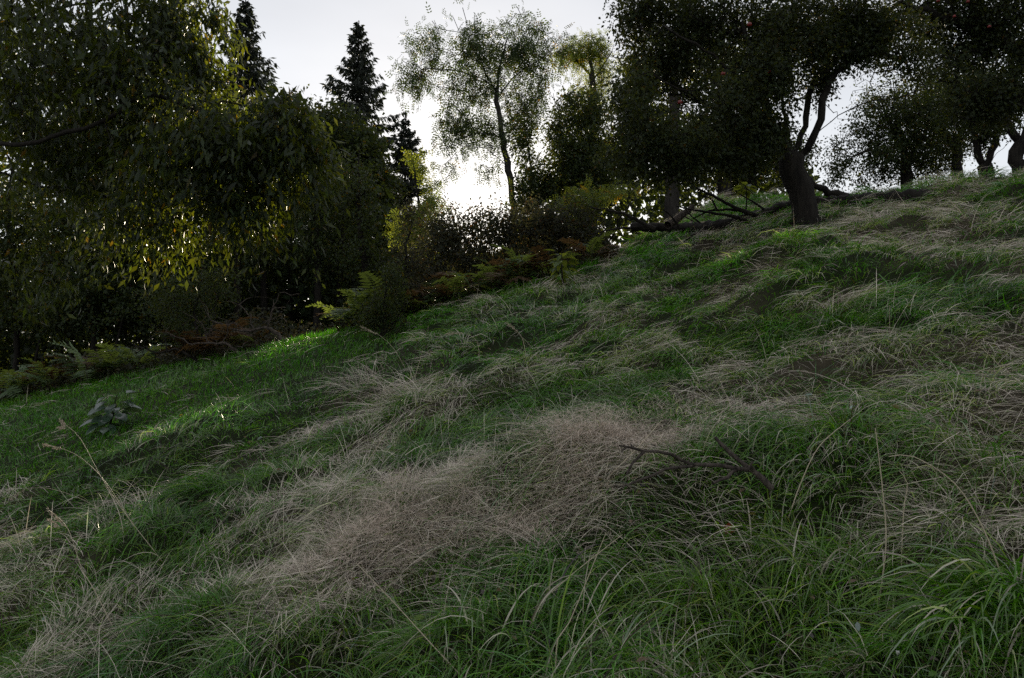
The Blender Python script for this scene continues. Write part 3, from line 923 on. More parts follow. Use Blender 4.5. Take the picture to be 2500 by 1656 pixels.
spruce('tall dark spruce, its tip at the upper edge, behind the sunlit hanging leaves', P(600, -5, 38), -2.5, 2.4, 3, 'spruces in the wood')
spruce('dark pointed spruce standing clear against the pale sky', P(876, 52, 41), -2.0, 2.4, 5, 'spruces in the wood')
spruce('small spruce tip beside the pale gap where the sun shines through', P(990, 285, 42), -1.0, 1.2, 9, 'spruces in the wood')

def at_ground(px, Y, dz=-.1):
    u = P(px, 800, Y)
    return onground(u[0], Y, dz)

B = at_ground(860, 36.5)
build_tree('maple_tree', 'dense dark round-crowned tree in front of the pointed spruce', 'tree',
           [[B, P(855, 640, 36.5), P(850, 480, 36.4), P(850, 340, 36.4)], [P(852, 560, 36.5), P(790, 450, 36.2), P(765, 330, 36.2)], [P(852, 600, 36.5), P(920, 500, 36.4), P(940, 400, 36.4)]],
           [(765, 330, 36.2, 65, 90, 1.6, 190), (860, 390, 36.4, 110, 115, 2.2, 330), (800, 490, 36.2, 120, 120, 2.2, 330), (920, 500, 36.4, 70, 130, 1.8, 230), (850, 640, 36.4, 130, 80, 2.2, 230), (700, 560, 36.3, 100, 120, 1.8, 200)],
           M['dark_leaf'], M['bark'], .28, 27, .19, seed=21, step=.5, wl=.75, twig=.8, spread=.2, droop=.25, autumn=.02)

B = at_ground(1040, 21.5)
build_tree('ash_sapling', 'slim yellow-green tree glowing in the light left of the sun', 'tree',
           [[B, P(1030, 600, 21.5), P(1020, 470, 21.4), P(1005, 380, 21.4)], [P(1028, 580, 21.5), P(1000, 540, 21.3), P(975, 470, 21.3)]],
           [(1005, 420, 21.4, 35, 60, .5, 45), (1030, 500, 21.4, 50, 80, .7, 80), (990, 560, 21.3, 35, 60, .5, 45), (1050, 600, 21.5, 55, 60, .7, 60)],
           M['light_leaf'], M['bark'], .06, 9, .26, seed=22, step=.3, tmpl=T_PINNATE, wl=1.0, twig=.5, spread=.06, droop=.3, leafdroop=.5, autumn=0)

B = at_ground(1268, 24)
build_tree('robinia_tree', 'tall airy tree with a bare leaning stem and feathery crown above the sun', 'tree',
           [[B, P(1252, 490, 24), P(1238, 400, 24), P(1226, 330, 24), P(1213, 232, 24), P(1222, 165, 24), P(1238, 90, 24)],
            [P(1213, 232, 24), P(1190, 185, 23.9), P(1155, 115, 23.8), P(1120, 75, 23.8)],
            [P(1212, 222, 24), P(1172, 192, 23.7), P(1110, 172, 23.5), P(1030, 168, 23.4)],
            [P(1216, 240, 24), P(1255, 190, 24.1), P(1310, 150, 24.3), P(1350, 120, 24.4)],
            [P(1228, 340, 24), P(1185, 325, 23.8), P(1130, 335, 23.6), P(1090, 365, 23.5)],
            [P(1240, 410, 24), P(1205, 375, 24), P(1170, 360, 24)],
            [P(1225, 310, 24), P(1270, 270, 24.2), P(1310, 240, 24.3)]],
           [(1110, 120, 23.8, 125, 80, 1.0, 250), (1260, 120, 24.1, 110, 75, 1.0, 210), (1020, 190, 23.5, 60, 70, .7, 90), (1320, 200, 24.3, 60, 90, .8, 110), (1170, 210, 23.9, 110, 60, .8, 120), (1110, 310, 23.7, 80, 70, .7, 110), (1190, 320, 24, 60, 50, .6, 60),
            (1290, 280, 24.2, 60, 60, .7, 70), (1070, 410, 23.6, 45, 60, .5, 50), (1040, 480, 23.6, 35, 45, .4, 30), (1185, 410, 24, 35, 25, .4, 14), (1370, 120, 24.3, 40, 45, .5, 26)],
           M['robinia_leaf'], M['grey_bark'], .095, 6, .28, seed=23, step=.3, rmin=.011, tmpl=T_PINNATE, wl=1.0, twig=.55, spread=.1, droop=.35, leafdroop=.6, flare=1.2, limb=.55, shell=.6)

B = at_ground(1450, 28)
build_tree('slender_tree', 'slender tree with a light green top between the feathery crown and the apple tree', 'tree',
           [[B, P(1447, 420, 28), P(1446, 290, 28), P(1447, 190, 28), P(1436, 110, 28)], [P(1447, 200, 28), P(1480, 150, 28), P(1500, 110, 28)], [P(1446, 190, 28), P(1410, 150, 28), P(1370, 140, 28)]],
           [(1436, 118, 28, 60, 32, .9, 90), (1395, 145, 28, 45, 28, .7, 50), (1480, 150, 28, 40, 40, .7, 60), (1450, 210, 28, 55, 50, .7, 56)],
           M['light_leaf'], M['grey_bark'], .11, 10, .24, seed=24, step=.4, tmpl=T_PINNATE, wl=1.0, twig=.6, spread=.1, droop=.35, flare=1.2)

B = at_ground(1330, 22)
build_tree('hawthorn_tree', 'dark many-stemmed thorn tree just right of the leaning stem', 'tree',
           [[B, P(1320, 560, 22), P(1300, 430, 22), P(1283, 320, 22), P(1278, 250, 22)], [P(1322, 570, 22), P(1370, 450, 21.8), P(1370, 320, 21.8), P(1350, 230, 21.8)], [P(1325, 590, 22), P(1430, 460, 21.8), P(1450, 350, 21.8)]],
           [(1285, 330, 22, 45, 75, .8, 70), (1350, 280, 22, 60, 80, 1, 130), (1390, 370, 21.9, 90, 90, 1.2, 260), (1450, 420, 21.9, 70, 110, 1.1, 230), (1330, 450, 22, 70, 70, 1.1, 170), (1440, 280, 22, 55, 75, 1, 120), (1300, 480, 22, 50, 60, .9, 90)],
           M['dark_leaf'], M['bark'], .10, 40, .09, seed=25, step=.3, wl=.6, twig=.4, spread=.1, droop=.25, autumn=.03)

B = at_ground(1240, 11.6)
build_tree('blackthorn_thicket', 'low grey-green thicket of thorn bushes below the sun', 'bush',
           [[B, P(1240, 640, 11.70), P(1245, 560, 11.70)], [B + [.1, 0, .2], P(1160, 620, 11.70), P(1120, 560, 11.70)], [B + [.1, 0, .2], P(1330, 620, 11.70), P(1370, 540, 11.70)], [B + [0, 0, .2], P(1060, 650, 11.47), P(1040, 620, 11.47)], [B + [.1, 0, .2], P(1430, 640, 11.52), P(1460, 580, 11.52)]],
           [(1075, 570, 11.80, 55, 75, 0.45, 130), (1110, 590, 11.70, 80, 65, 0.53, 165), (1200, 570, 11.70, 90, 58, 0.53, 198), (1300, 560, 11.70, 95, 75, 0.58, 242), (1400, 570, 11.58, 90, 75, 0.58, 220), (1040, 650, 11.41, 70, 55, 0.47, 121), (1180, 650, 11.41, 120, 50, 0.47, 198), (1330, 650, 11.41, 130, 50, 0.47, 209), (1480, 620, 11.47, 70, 60, 0.47, 121)],
           M['thicket_leaf'], M['bark'], .035, 22, .054, seed=26, step=.14, rmin=.004, wl=.5, twig=.23, spread=.06, droop=.15, autumn=.05)

B = at_ground(1470, 12.3)
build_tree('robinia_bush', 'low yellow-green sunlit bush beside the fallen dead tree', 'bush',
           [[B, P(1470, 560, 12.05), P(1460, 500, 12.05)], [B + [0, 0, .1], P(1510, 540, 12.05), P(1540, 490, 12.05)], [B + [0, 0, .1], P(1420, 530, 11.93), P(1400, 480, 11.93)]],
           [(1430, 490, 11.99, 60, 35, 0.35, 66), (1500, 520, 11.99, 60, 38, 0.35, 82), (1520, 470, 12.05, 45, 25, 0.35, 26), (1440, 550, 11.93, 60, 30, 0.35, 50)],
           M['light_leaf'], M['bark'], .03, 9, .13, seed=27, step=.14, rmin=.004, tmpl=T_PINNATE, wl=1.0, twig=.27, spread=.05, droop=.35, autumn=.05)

# the old apple tree
base = G(1972, 548); Y = float(base[1]); base[2] -= .12
Q = Y / 16.5
tw = np.random.default_rng(5)
bare = np.array([P(a, b_, Y + .2 * Q) for a, b_ in zip(tw.uniform(2030, 2260, 130), tw.uniform(110, 270, 130))]) + tw.normal(0, .12, (130, 3))
bare2 = np.array([P(a, b_, Y - .3 * Q) for a, b_ in zip(tw.uniform(1820, 1940, 18), tw.uniform(330, 470, 18))]) + tw.normal(0, .16, (18, 3))
apple = build_tree('apple_tree', 'old dark apple tree with a thick leaning trunk and spreading limbs by the fallen log', 'tree',
           [[base, P(1960, 490, Y), P(1943, 440, Y), P(1932, 395, Y), P(1935, 365, Y)],
            [P(1945, 385, Y), P(1985, 340, Y - .2 * Q), P(2005, 270, Y - .3 * Q), P(2015, 222, Y - .3 * Q), P(2042, 177, Y - .3 * Q), P(2093, 142, Y - .3 * Q), P(2142, 130, Y - .3 * Q), P(2204, 146, Y - .3 * Q)],
            [P(1940, 370, Y), P(1965, 310, Y + .1 * Q), P(1976, 235, Y + .1 * Q), P(2015, 150, Y + .2 * Q), P(2022, 90, Y + .2 * Q), P(2010, 20, Y + .2 * Q)],
            [P(1987, 335, Y - .2 * Q), P(2027, 297, Y - .5 * Q), P(2093, 257, Y - .7 * Q), P(2182, 240, Y - .8 * Q), P(2260, 215, Y - .9 * Q)],
            [P(1933, 380, Y), P(1900, 330, Y - .2 * Q), P(1876, 288, Y - .3 * Q), P(1858, 222, Y - .4 * Q), P(1836, 133, Y - .4 * Q), P(1810, 50, Y - .4 * Q)],
            [P(1932, 385, Y), P(1860, 330, Y + .6 * Q), P(1780, 280, Y + 1 * Q), P(1700, 240, Y + 1.2 * Q), P(1620, 190, Y + 1.3 * Q)],
            [P(1858, 222, Y - .4 * Q), P(1790, 180, Y - .9 * Q), P(1720, 120, Y - 1.1 * Q), P(1640, 80, Y - 1.3 * Q)],
            [P(1932, 380, Y), P(1870, 320, Y + .3 * Q), P(1780, 310, Y - .4 * Q), P(1680, 330, Y - .9 * Q), P(1590, 370, Y - 1.2 * Q)],
            [P(1935, 370, Y), P(1910, 250, Y + .8 * Q), P(1920, 120, Y + 1.1 * Q), P(1930, 20, Y + 1.3 * Q)]],
           [(1600, 170, 17 * Q, 100, 170, 1.3 * Q, 330), (1780, 110, 16.3 * Q, 170, 120, 1.6 * Q, 400), (1720, 270, 15.6 * Q, 170, 110, 1.5 * Q, 420), (1930, 50, 16.6 * Q, 160, 80, 1.4 * Q, 260), (1570, 340, 15.4 * Q, 85, 110, 1.1 * Q, 230),
            (1880, 200, 15.8 * Q, 110, 110, 1.1 * Q, 260), (1660, 380, 15.2 * Q, 110, 60, 1 * Q, 150), (2090, 40, 16.5 * Q, 120, 65, 1.2 * Q, 190), (1560, 30, 16.8 * Q, 75, 70, 1 * Q, 120), (1850, 330, 15.6 * Q, 90, 60, .8 * Q, 150), (1540, 240, 16.2 * Q, 55, 80, 1 * Q, 110), (2030, 110, 16.6 * Q, 50, 60, .6 * Q, 46),
            (1700, 30, 16.5 * Q, 130, 60, 1.2 * Q, 150), (2060, 70, 16.4 * Q, 100, 75, .8 * Q, 150), (2000, 190, 16.6 * Q, 40, 70, .5 * Q, 46), (2160, 80, 16.2 * Q, 110, 60, .7 * Q, 150), (2100, 130, 16.0 * Q, 60, 40, .4 * Q, 50), (2000, 110, 15.8 * Q, 60, 90, .5 * Q, 90), (2230, 150, 15.9 * Q, 60, 40, .4 * Q, 40), (1780, 390, 15.5 * Q, 60, 40, .6 * Q, 50)],
           M['apple_leaf'], M['bark'], .13, 30, .049, seed=31, step=.13, rmin=.003, flare=1.45, wl=.55, twig=.2, spread=.055, droop=.2, autumn=.012, extra_tips=np.vstack([bare, bare2]), wig=.008, limb=.74)

# tree off the right edge: only its crown hangs in
Y = 12.5
base = onground(10.6, Y, -.1)
f2 = base + np.array([-.1, 0, 2.2])
build_tree('orchard_tree', 'dark leafy crown with red fruit hanging in at the top right corner', 'tree',
           [[base, base + [0, 0, 1.2], f2, f2 + [-.2, .1, 1.8]], [f2, P(2560, 150, Y), P(2430, 90, Y), P(2300, 40, Y), P(2200, 10, Y)], [f2, P(2560, 260, Y - .4), P(2460, 230, Y - .4), P(2400, 240, Y - .4)],
            [f2 + [-.2, .1, 1.8], P(2500, -40, Y), P(2380, -60, Y + .3), P(2250, -60, Y + .3)]],
           [(2390, 60, 12.6, 130, 100, 1.1, 300), (2250, 30, 12.7, 110, 70, .9, 190), (2470, 180, 12.3, 80, 120, .9, 200), (2480, 60, 12.3, 90, 120, 1, 150), (2400, 240, 12.2, 90, 70, .7, 120), (2310, 150, 12.6, 90, 60, .7, 120), (2170, 90, 12.8, 50, 50, .6, 40)],
           M['apple_leaf'], M['bark'], .2, 32, .07, seed=32, step=.25, wl=.55, twig=.34, spread=.09, droop=.25, autumn=.01)

# orchard trees along the crest
def crest_tree(label, px, Y, trunk, limbs, blobs, seed, R0=.16, mm=30):
    s = [[at_ground(px, Y)] + [P(a, b_, Y) for a, b_ in trunk]] + [[P(a, b_, Y) for a, b_ in l] for l in limbs]
    return build_tree('orchard_tree', label, 'tree', s, blobs, M['dark_leaf'], M['bark'], R0, mm, .085, group='orchard trees along the crest', seed=seed, step=.3, wl=.6, twig=.42, spread=.11, droop=.2, flare=1.3)

crest_tree('round dark orchard tree with low crown next to the bright gap', 2214, 23, [(2214, 450), (2212, 400), (2200, 350)], [[(2212, 405), (2140, 370), (2080, 380)], [(2212, 395), (2250, 340), (2270, 290)], [(2205, 365), (2170, 290), (2150, 240)]],
           [(2110, 375, 23, 90, 80, 1.2, 280), (2180, 290, 23, 100, 90, 1.3, 330), (2240, 380, 23, 100, 65, 1.2, 230), (2065, 415, 23, 45, 45, .7, 80), (2260, 260, 23, 60, 70, 1, 130)], 41)
crest_tree('orchard tree with a single upright stem before the forked one', 2337, 24, [(2338, 440), (2336, 380), (2330, 320)], [[(2336, 370), (2280, 300), (2260, 230)], [(2334, 340), (2370, 270), (2380, 210)]],
           [(2290, 260, 24, 90, 90, 1.2, 280), (2370, 220, 24, 90, 90, 1.2, 280), (2320, 360, 24, 90, 55, 1.1, 180), (2340, 420, 24, 110, 30, 1, 70)], 42)
crest_tree('orchard tree whose trunk forks low into two dark stems', 2410, 21, [(2410, 445), (2405, 405)], [[(2407, 410), (2388, 375), (2380, 310), (2370, 250)], [(2406, 405), (2428, 350), (2440, 280), (2450, 220)], [(2415, 395), (2450, 365), (2480, 330)]],
           [(2390, 250, 21, 80, 70, 1, 220), (2450, 240, 21, 75, 80, 1, 220), (2420, 330, 21, 80, 35, .8, 80)], 43, .17)
crest_tree('orchard tree with a curved stem cut by the picture edge', 2500, 20, [(2495, 430), (2478, 390), (2490, 350), (2505, 310)], [[(2490, 350), (2460, 300), (2440, 260)]],
           [(2490, 260, 20, 80, 70, 1, 120), (2560, 300, 20, 60, 90, 1, 90)], 44, .17)

# tall trees on the bank behind the fallen log
for (lab, px, Y, top, sd, R0) in [('straight grey trunk on the bank behind the fallen log, the thicker one', 1772, 28, 1765, 51, .26), ('leaning grey trunk on the bank right of the thicker one', 1826, 29, 1850, 52, .2),
                                  ('dark bank tree standing behind the yellow-green bush', 1640, 27, 1650, 53, .24)]:
    build_tree('bank_tree', lab, 'tree', [[at_ground(px, Y), P(px + (top - px) * .3, 400, Y), P(px + (top - px) * .7, 250, Y), P(top, 60, Y)], [P(px + (top - px) * .5, 350, Y), P(top + 90, 300, Y + .5)], [P(px + (top - px) * .5, 330, Y), P(top - 90, 300, Y + .5)]],
               [(top, 150, Y, 130, 150, 1.8, 200), (top - 60, 330, Y, 100, 60, 1.4, 90), (top + 70, 380, Y, 90, 45, 1.2, 90), (top, 440, Y + 1, 110, 25, 1, 26)],
               M['dark_leaf'], M['grey_bark'], R0, 26, .13, group='trees on the bank behind the log', seed=sd, step=.4, wl=.6, twig=.6, spread=.16, droop=.3, flare=1.25)

# wood on the left: thin dark stems, each with its own crown
wood_lab = ['thin dark stem at the wood edge, left end of the row under the spruces', 'second thin stem from the left in the row under the spruces', 'third thin stem from the left in the row under the spruces',
            'fourth thin stem from the left in the row under the spruces', 'fifth thin stem from the left in the row under the spruces', 'sixth thin stem, right end of the row under the spruces']
for k, px in enumerate([575, 640, 705, 770, 825, 890]):
    Y = 27 + (k * 37 % 5) * .9
    rg_ = np.random.default_rng(60 + k)
    tx_ = px + rg_.uniform(-15, 15)
    build_tree('wood_tree', wood_lab[k], 'tree', [[at_ground(px, Y), P(px + 4, 700, Y), P(tx_, 520, Y), P(tx_, 350, Y)]],
               [(tx_, 470, Y, 75, 130, 1.3, 140), (tx_, 620, Y, 70, 70, 1.1, 60)],
               M['dark_leaf'], M['bark'], .12, 24, .13, group='thin trees at the wood edge', seed=70 + k, step=.45, wl=.6, twig=.6, spread=.16, droop=.3, flare=1.2)

# hazels on the far left, dark under the hanging leaves
for (lab, px, Y, sd) in [('dark hazel at the far left edge above the bracken', 40, 27, 81), ('broad dark hazel behind the lowest hanging leaves', 230, 25, 82), ('dark hazel left of the heap of dead branches', 400, 26, 83)]:
    build_tree('hazel_bush', lab, 'bush', [[at_ground(px, Y), P(px, 760, Y), P(px - 20, 560, Y), P(px - 10, 400, Y)], [at_ground(px, Y) + [0, 0, .3], P(px - 90, 740, Y), P(px - 120, 560, Y)], [at_ground(px, Y) + [0, 0, .3], P(px + 80, 740, Y), P(px + 110, 560, Y)]],
               [(px, 560, Y, 150, 170, 2, 420), (px - 60, 760, Y, 120, 70, 1.6, 150), (px + 70, 740, Y, 120, 80, 1.6, 150), (px, 330, Y, 140, 110, 1.6, 150)],
               M['dark_leaf'], M['bark'], .12, 26, .13, group='hazels under the wood edge', seed=sd, step=.45, wl=.75, twig=.6, spread=.16, droop=.3)

# the wood behind reads as one dark mass
rg_ = np.random.default_rng(90)
n = 40000
Yw = rg_.uniform(31, 46, n)
pxw = rg_.uniform(-700, 1010, n) ; 
top = np.interp(pxw, [-700, 0, 450, 560, 700, 900, 960, 1010], [0, 0, 60, 300, 380, 400, 480, 560])
pyw = top + (930 - top) * rg_.random(n) ** .9
pw = np.array([((pxw - 1250) / F) * Yw, Yw, (895 - pyw) / F * Yw]).T
n2 = 22000
Y2 = rg_.uniform(30, 44, n2); px2 = np.concatenate([rg_.uniform(1010, 1260, n2 // 3), rg_.uniform(1260, 2000, n2 - n2 // 3)])
top2 = np.interp(px2, [1010, 1060, 1240, 1300, 1400, 1600, 1900, 2000], [560, 620, 620, 480, 400, 250, 330, 430])
py2 = top2 + (760 - top2) * rg_.random(n2)
p2 = np.array([((px2 - 1250) / F) * Y2, Y2, (895 - py2) / F * Y2]).T
n3 = 36000
Y3 = rg_.uniform(29, 40, n3); px3 = rg_.uniform(-500, 960, n3); py3 = rg_.uniform(600, 985, n3)
p3 = np.array([((px3 - 1250) / F) * Y3, Y3, (895 - py3) / F * Y3]).T
pw = np.vstack([pw, p2, p3])
k = fbm(pw[:, 0] * .45, pw[:, 2] * .45 + pw[:, 1] * .3, 4, 3)
pw = pw[(k > .38) & (pw[:, 2] > ground(pw[:, 0], pw[:, 1]))]
n = len(pw)
tint = rg_.uniform(.5, 1.3, (n, 1)) * np.ones((1, 3))
v, f, c = leaf_cloud(pw, norm(rg_.normal(0, 1, (n, 3)) + [0, 0, -.4]), rg_.normal(0, 1, (n, 3)), rg_.uniform(.22, .46, n), rg_.uniform(.17, .32, n), tint, T_DIAMOND)
o = link('woodland_foliage', np_mesh('woodland_foliage', v, [f], M['dark_leaf'], c)); tag(o, 'dark wood filling the space behind the first trees', 'woodland', kind='stuff')


# ------------------------------------------------------------------ undergrowth along the wood
def edge_pt(px, off=0.0):
    """point on the meadow's far edge in the direction of photo column px"""
    u = P(px, 800, 1.0)[0]
    y = float(np.interp(u, _EU, _EY)) + off
    return onground(u * y, y)


rg_ = np.random.default_rng(101)
n = 30000
pxs = rg_.uniform(-300, 1560, n); off = rg_.uniform(0.1, 4.0, n)
us = (pxs - 1250) / F; ys = np.interp(us, _EU, _EY) + off; xs = us * ys
hgt = .62 * (0.25 + 0.75 * fbm(xs * .7, ys * .7, 1, 2)) * np.clip(off / 1.2, .25, 1.3) * np.interp(pxs, [-300, 900, 1300, 1560], [1.1, 1.0, .8, .7])
zz_ = ground(xs, ys) + hgt * rg_.random(n) ** .7
pp = np.stack([xs, ys, zz_], -1)
b_ = rg_.uniform(.5, 1.4, (n, 1)); tint = b_ * np.where(rg_.random((n, 1)) < .22, np.array([[1.25, .9, .6]]), np.array([[1., 1., .9]]))
v, f, c = leaf_cloud(pp, norm(rg_.normal(0, 1, (n, 3)) + [0, 0, -.2]), rg_.normal(0, 1, (n, 3)) + [0, 0, .5], rg_.uniform(.04, .10, n), rg_.uniform(.02, .045, n), tint, T_DIAMOND)
o = link('undergrowth', np_mesh('undergrowth', v, [f], M['thicket_leaf'], c)); tag(o, 'low tangled undergrowth along the edge of the wood', 'undergrowth', kind='stuff')


# ------------------------------------------------------------------ ferns
def frond_mesh(sd, mat, tcol):
    rg = np.random.default_rng(sd)
    s = np.linspace(0, 1, 12)
    cx = s * .86; cz = .62 * s * 1.3 - .72 * s ** 2.2
    cyy = rg.normal(0, .05) * s ** 2
    v = []; f = []
    for i in range(12):
        w = .006 * (1.2 - s[i])
        v += [(cx[i], cyy[i] - w, cz[i]), (cx[i], cyy[i] + w, cz[i])]
    for i in range(11):
        f += [(2 * i, 2 * i + 1, 2 * i + 3), (2 * i, 2 * i + 3, 2 * i + 2)]
    for t in np.linspace(.24, .99, 15):
        o = np.array([np.interp(t, s, cx), np.interp(t, s, cyy), np.interp(t, s, cz)])
        ln = .30 * (1 - t) ** .75 + .035; ln *= rg.uniform(.8, 1.15)
        for sg in (-1, 1):
            d = norm(np.array([.45, sg * .9, -.12 + rg.normal(0, .15)])); e = np.array([1, 0, -.2]); wd = .022 + .03 * (1 - t)
            k = len(v)
            v += [tuple(o), tuple(o + d * ln * .4 + e * wd), tuple(o + d * ln + [0, 0, -.05 * ln]), tuple(o + d * ln * .4 - e * wd)]
            f += [(k, k + 1, k + 2), (k, k + 2, k + 3)]
    v = np.array(v); col = np.tile(np.asarray(tcol) , (len(v), 1))
    return np_mesh('frond', v, [np.array(f)], mat, col, smooth=False)


FR_G = [frond_mesh(i, M['fern'], (b, b, b * .95)) for i, b in enumerate((.8, 1.0, 1.2, 1.0))]
FR_D = [frond_mesh(10 + i, M['fern_dry'], (b, b, b)) for i, b in enumerate((.6, .9, 1.2))]


def fern(pos, size, nf, dry, label, group, sd):
    rg = np.random.default_rng(sd)
    root = empty('bracken_fern', pos); tag(root, label, 'fern', group)
    a0 = rg.random() * 6.28
    for k in range(nf):
        src = FR_D if rg.random() < dry else FR_G
        o = bpy.data.objects.new('frond', src[rg.integers(len(src))]); COL.objects.link(o); o.parent = root
        o.rotation_euler = (rg.normal(0, .2), rg.uniform(-.75, .1), a0 + k * 6.283 / nf + rg.normal(0, .3))
        q = .78 * size * rg.uniform(.75, 1.2); o.scale = (q, q, q)
    return root


sd = 300
for group, label, dry, size, spots in [
    ('bracken at the far left end of the turf', 'bracken fern at the far left end of the turf', .3, 1.0, [(20, .6), (75, 1.2), (130, .5), (170, 1.3), (215, .7), (45, 2.2), (-40, 1.0)]),
    ('bracken behind the broad-leaved plant', 'bracken fern right behind the plant with broad dark leaves', .15, .95, [(265, .8), (300, 1.5), (340, .7)]),
    ('rusty bracken by the dead branches', 'rusty brown bracken fern among the heap of dead branches', .85, 1.0, [(480, .8), (545, .5), (590, 1.2), (640, .6), (690, 1.1)]),
    ('green bracken between dead branches and dark bush', 'green bracken fern between dead branches and small dark bush', .15, 1.0, [(735, .5), (775, 1.2), (810, .5), (850, 1.1), (890, .4), (920, 1.4), (940, .3)]),
    ('bracken below the sun', 'bracken fern at the foot of the grey thicket below the sun', .4, .85, [(1010, .3), (1060, .9), (1105, .2), (1150, .7), (1215, .4), (1280, .6), (1330, .3), (1440, .5), (1500, .7)])]:
    live = [q for q in sorted(spots) if clear_of_gaps(edge_pt(q[0], q[1] * .6)[None, :] + [0, 0, .3]).all()]
    for k, (px, off) in enumerate(live):
        sd += 1
        which = 'leftmost' if k == 0 else 'rightmost' if k == len(live) - 1 else ('second', 'third', 'fourth', 'fifth', 'sixth', 'seventh', 'eighth')[k - 1] + ' from the left'
        fern(edge_pt(px, off * .6), size * (0.9 + .25 * ((sd * 7) % 5) / 5), 9 + sd % 4, dry, label.replace('bracken fern', 'bracken fern, ' + which + ',', 1), group, sd)

# ------------------------------------------------------------------ small bushes and saplings
def bush(name, label, px, off, blobs_rel, mat, L, mm, sd, hgt, R0=.03, Y=None, **kw):
    hgt *= .6; b0 = edge_pt(px, off * .6); Y = float(b0[1]); blobs_rel = [(dx, hz * .6, hw, hh, dp * .6, n) for dx, hz, hw, hh, dp, n in blobs_rel]
    seeds = [[b0, b0 + [0, 0, hgt * .5], b0 + [.05, 0, hgt * .85]], [b0 + [0, 0, .05], b0 + [-.25, 0, hgt * .4], b0 + [-.4, .1, hgt * .7]], [b0 + [0, 0, .05], b0 + [.25, 0, hgt * .4], b0 + [.35, -.1, hgt * .7]]]
    mid = (b0[2] + hgt * .5)
    bl = [(px + dx, 895 - (b0[2] + hz) / Y * F, Y, hw, hh, dp, n) for dx, hz, hw, hh, dp, n in blobs_rel]
    return build_tree(name, label, 'bush', seeds, bl, mat, M['bark'], R0, mm, L, seed=sd, step=.1, rmin=.003, **kw)


bush('dark_bush', 'small dark leafy bush jutting into the meadow between the ferns', 935, -1.8, [(0, .55, 55, 50, .5, 120), (25, 1.1, 35, 50, .35, 60), (-15, .3, 70, 25, .5, 60)], M['dark_leaf'], .032, 22, 401, 1.5, wl=.6, twig=.14, spread=.04)
bush('conical_bush', 'narrow upright bush rising behind the small dark one', 990, .6, [(0, 1.2, 40, 70, .4, 90), (5, 2.1, 25, 50, .3, 40), (0, .5, 60, 40, .5, 70)], M['thicket_leaf'], .035, 22, 402, 2.2, wl=.5, twig=.15, spread=.04)
bush('thorn_bush', 'dark thorny bush behind the heap of dead branches', 480, 1.2, [(0, 1.0, 110, 80, .9, 230), (40, 1.9, 70, 60, .7, 110), (-60, 1.6, 70, 60, .7, 110)], M['dark_leaf'], .038, 24, 403, 2.4, wl=.6, twig=.18, spread=.045)


LEAFV = np.array([[0, 0, 0], [.22, -.26, .05], [.55, -.30, .02], [.85, -.14, -.08], [1, 0, -.16], [.85, .14, -.08], [.55, .30, .02], [.22, .26, .05], [.3, 0, -.01], [.65, 0, -.06]], float)
LEAFF = np.array([[0, 1, 8], [1, 2, 8], [2, 9, 8], [2, 3, 9], [3, 4, 9], [4, 5, 9], [5, 6, 9], [6, 8, 9], [6, 7, 8], [7, 0, 8]])


def sapling(name, label, base, top, nl, L, mat, sd, tint=(1, 1, 1), low=.15):
    rg = np.random.default_rng(sd)
    root = empty(name, base); tag(root, label, 'plant')
    base = np.asarray(base); top = np.asarray(top)
    t = Tubes(); s = np.linspace(0, 1, 10)[:, None]
    line = base + (top - base) * s + np.c_[rg.normal(0, .008, 10), rg.normal(0, .008, 10), np.zeros(10)]
    t.add(line, np.interp(s[:, 0], [0, 1], [.014, .004]), 6)
    link('stem', t.mesh('stem', M['bark']), root)
    ms = [np_mesh('leaf', LEAFV * [1, 1, 1], [LEAFF], mat, np.tile(np.array(tint) * b, (len(LEAFV), 1))) for b in (.8, 1, 1.2)]
    for k in range(nl):
        q = low + (1 - low) * (k + .5) / nl
        p = base + (top - base) * q
        az = k * 2.4 + rg.normal(0, .4)
        o = bpy.data.objects.new('leaf', ms[k % 3]); COL.objects.link(o); o.parent = root
        o.location = Vector(p - base) + Vector((math.cos(az), math.sin(az), .1)) * (L * .45 * rg.uniform(.6, 1.6))
        o.rotation_euler = (rg.normal(0, .3), rg.uniform(.05, .8) - (.5 if q > .9 else 0), az)
        sc = L * rg.uniform(.7, 1.2); o.scale = (sc, sc, sc)
    return root


b0 = G(268, 1052)
sapling('broadleaf_plant', 'dark plant with broad shiny leaves standing alone on the turf', b0, P(285, 962, b0[1]), 46, .036 * b0[1] * .62, M['glossy_leaf'], 501, low=.05)
b0 = G(1375, 705)
sapling('green_sapling', 'young bright green sapling at the foot of the grey thicket', b0, P(1372, 615, b0[1]), 34, .14, M['light_leaf'], 502, low=.2)
b0 = G(1822, 552)
sapling('thin_sapling', 'thin sapling with a tuft of leaves before the fallen tree', b0, P(1822, 452, b0[1]), 26, .11, M['light_leaf'], 503, low=.82)

# ------------------------------------------------------------------ fallen tree and dead branches
def tubes_thing(name, label, cat, parts, mat, rs=1.0):
    """parts: (part name, points, r0, r1)"""
    rg = np.random.default_rng(len(label))
    root = empty(name, parts[0][1][0]); tag(root, label, cat)
    for nm, pts, r0, r1 in parts:
        r0, r1 = r0 * rs, r1 * rs; line = smooth_line(pts, .07)
        line[1:-1] += rg.normal(0, r0 * .18, (len(line) - 2, 3))
        rad = np.linspace(r0, r1, len(line)) * (1 + rg.normal(0, .07, len(line)))
        t = Tubes(); t.add(line, rad, 9 if r0 > .05 else 6)
        link(nm, t.mesh(nm, mat), root)
    return root


def log_pts(l, lift):
    out = []
    for px, py in l:
        p = G(px, py); Yq = min(max(p[1], 8.8), 11.2); q = P(px, py, Yq); q[2] = max(q[2], float(ground(q[0], q[1]))) + lift
        out.append(q)
    return out


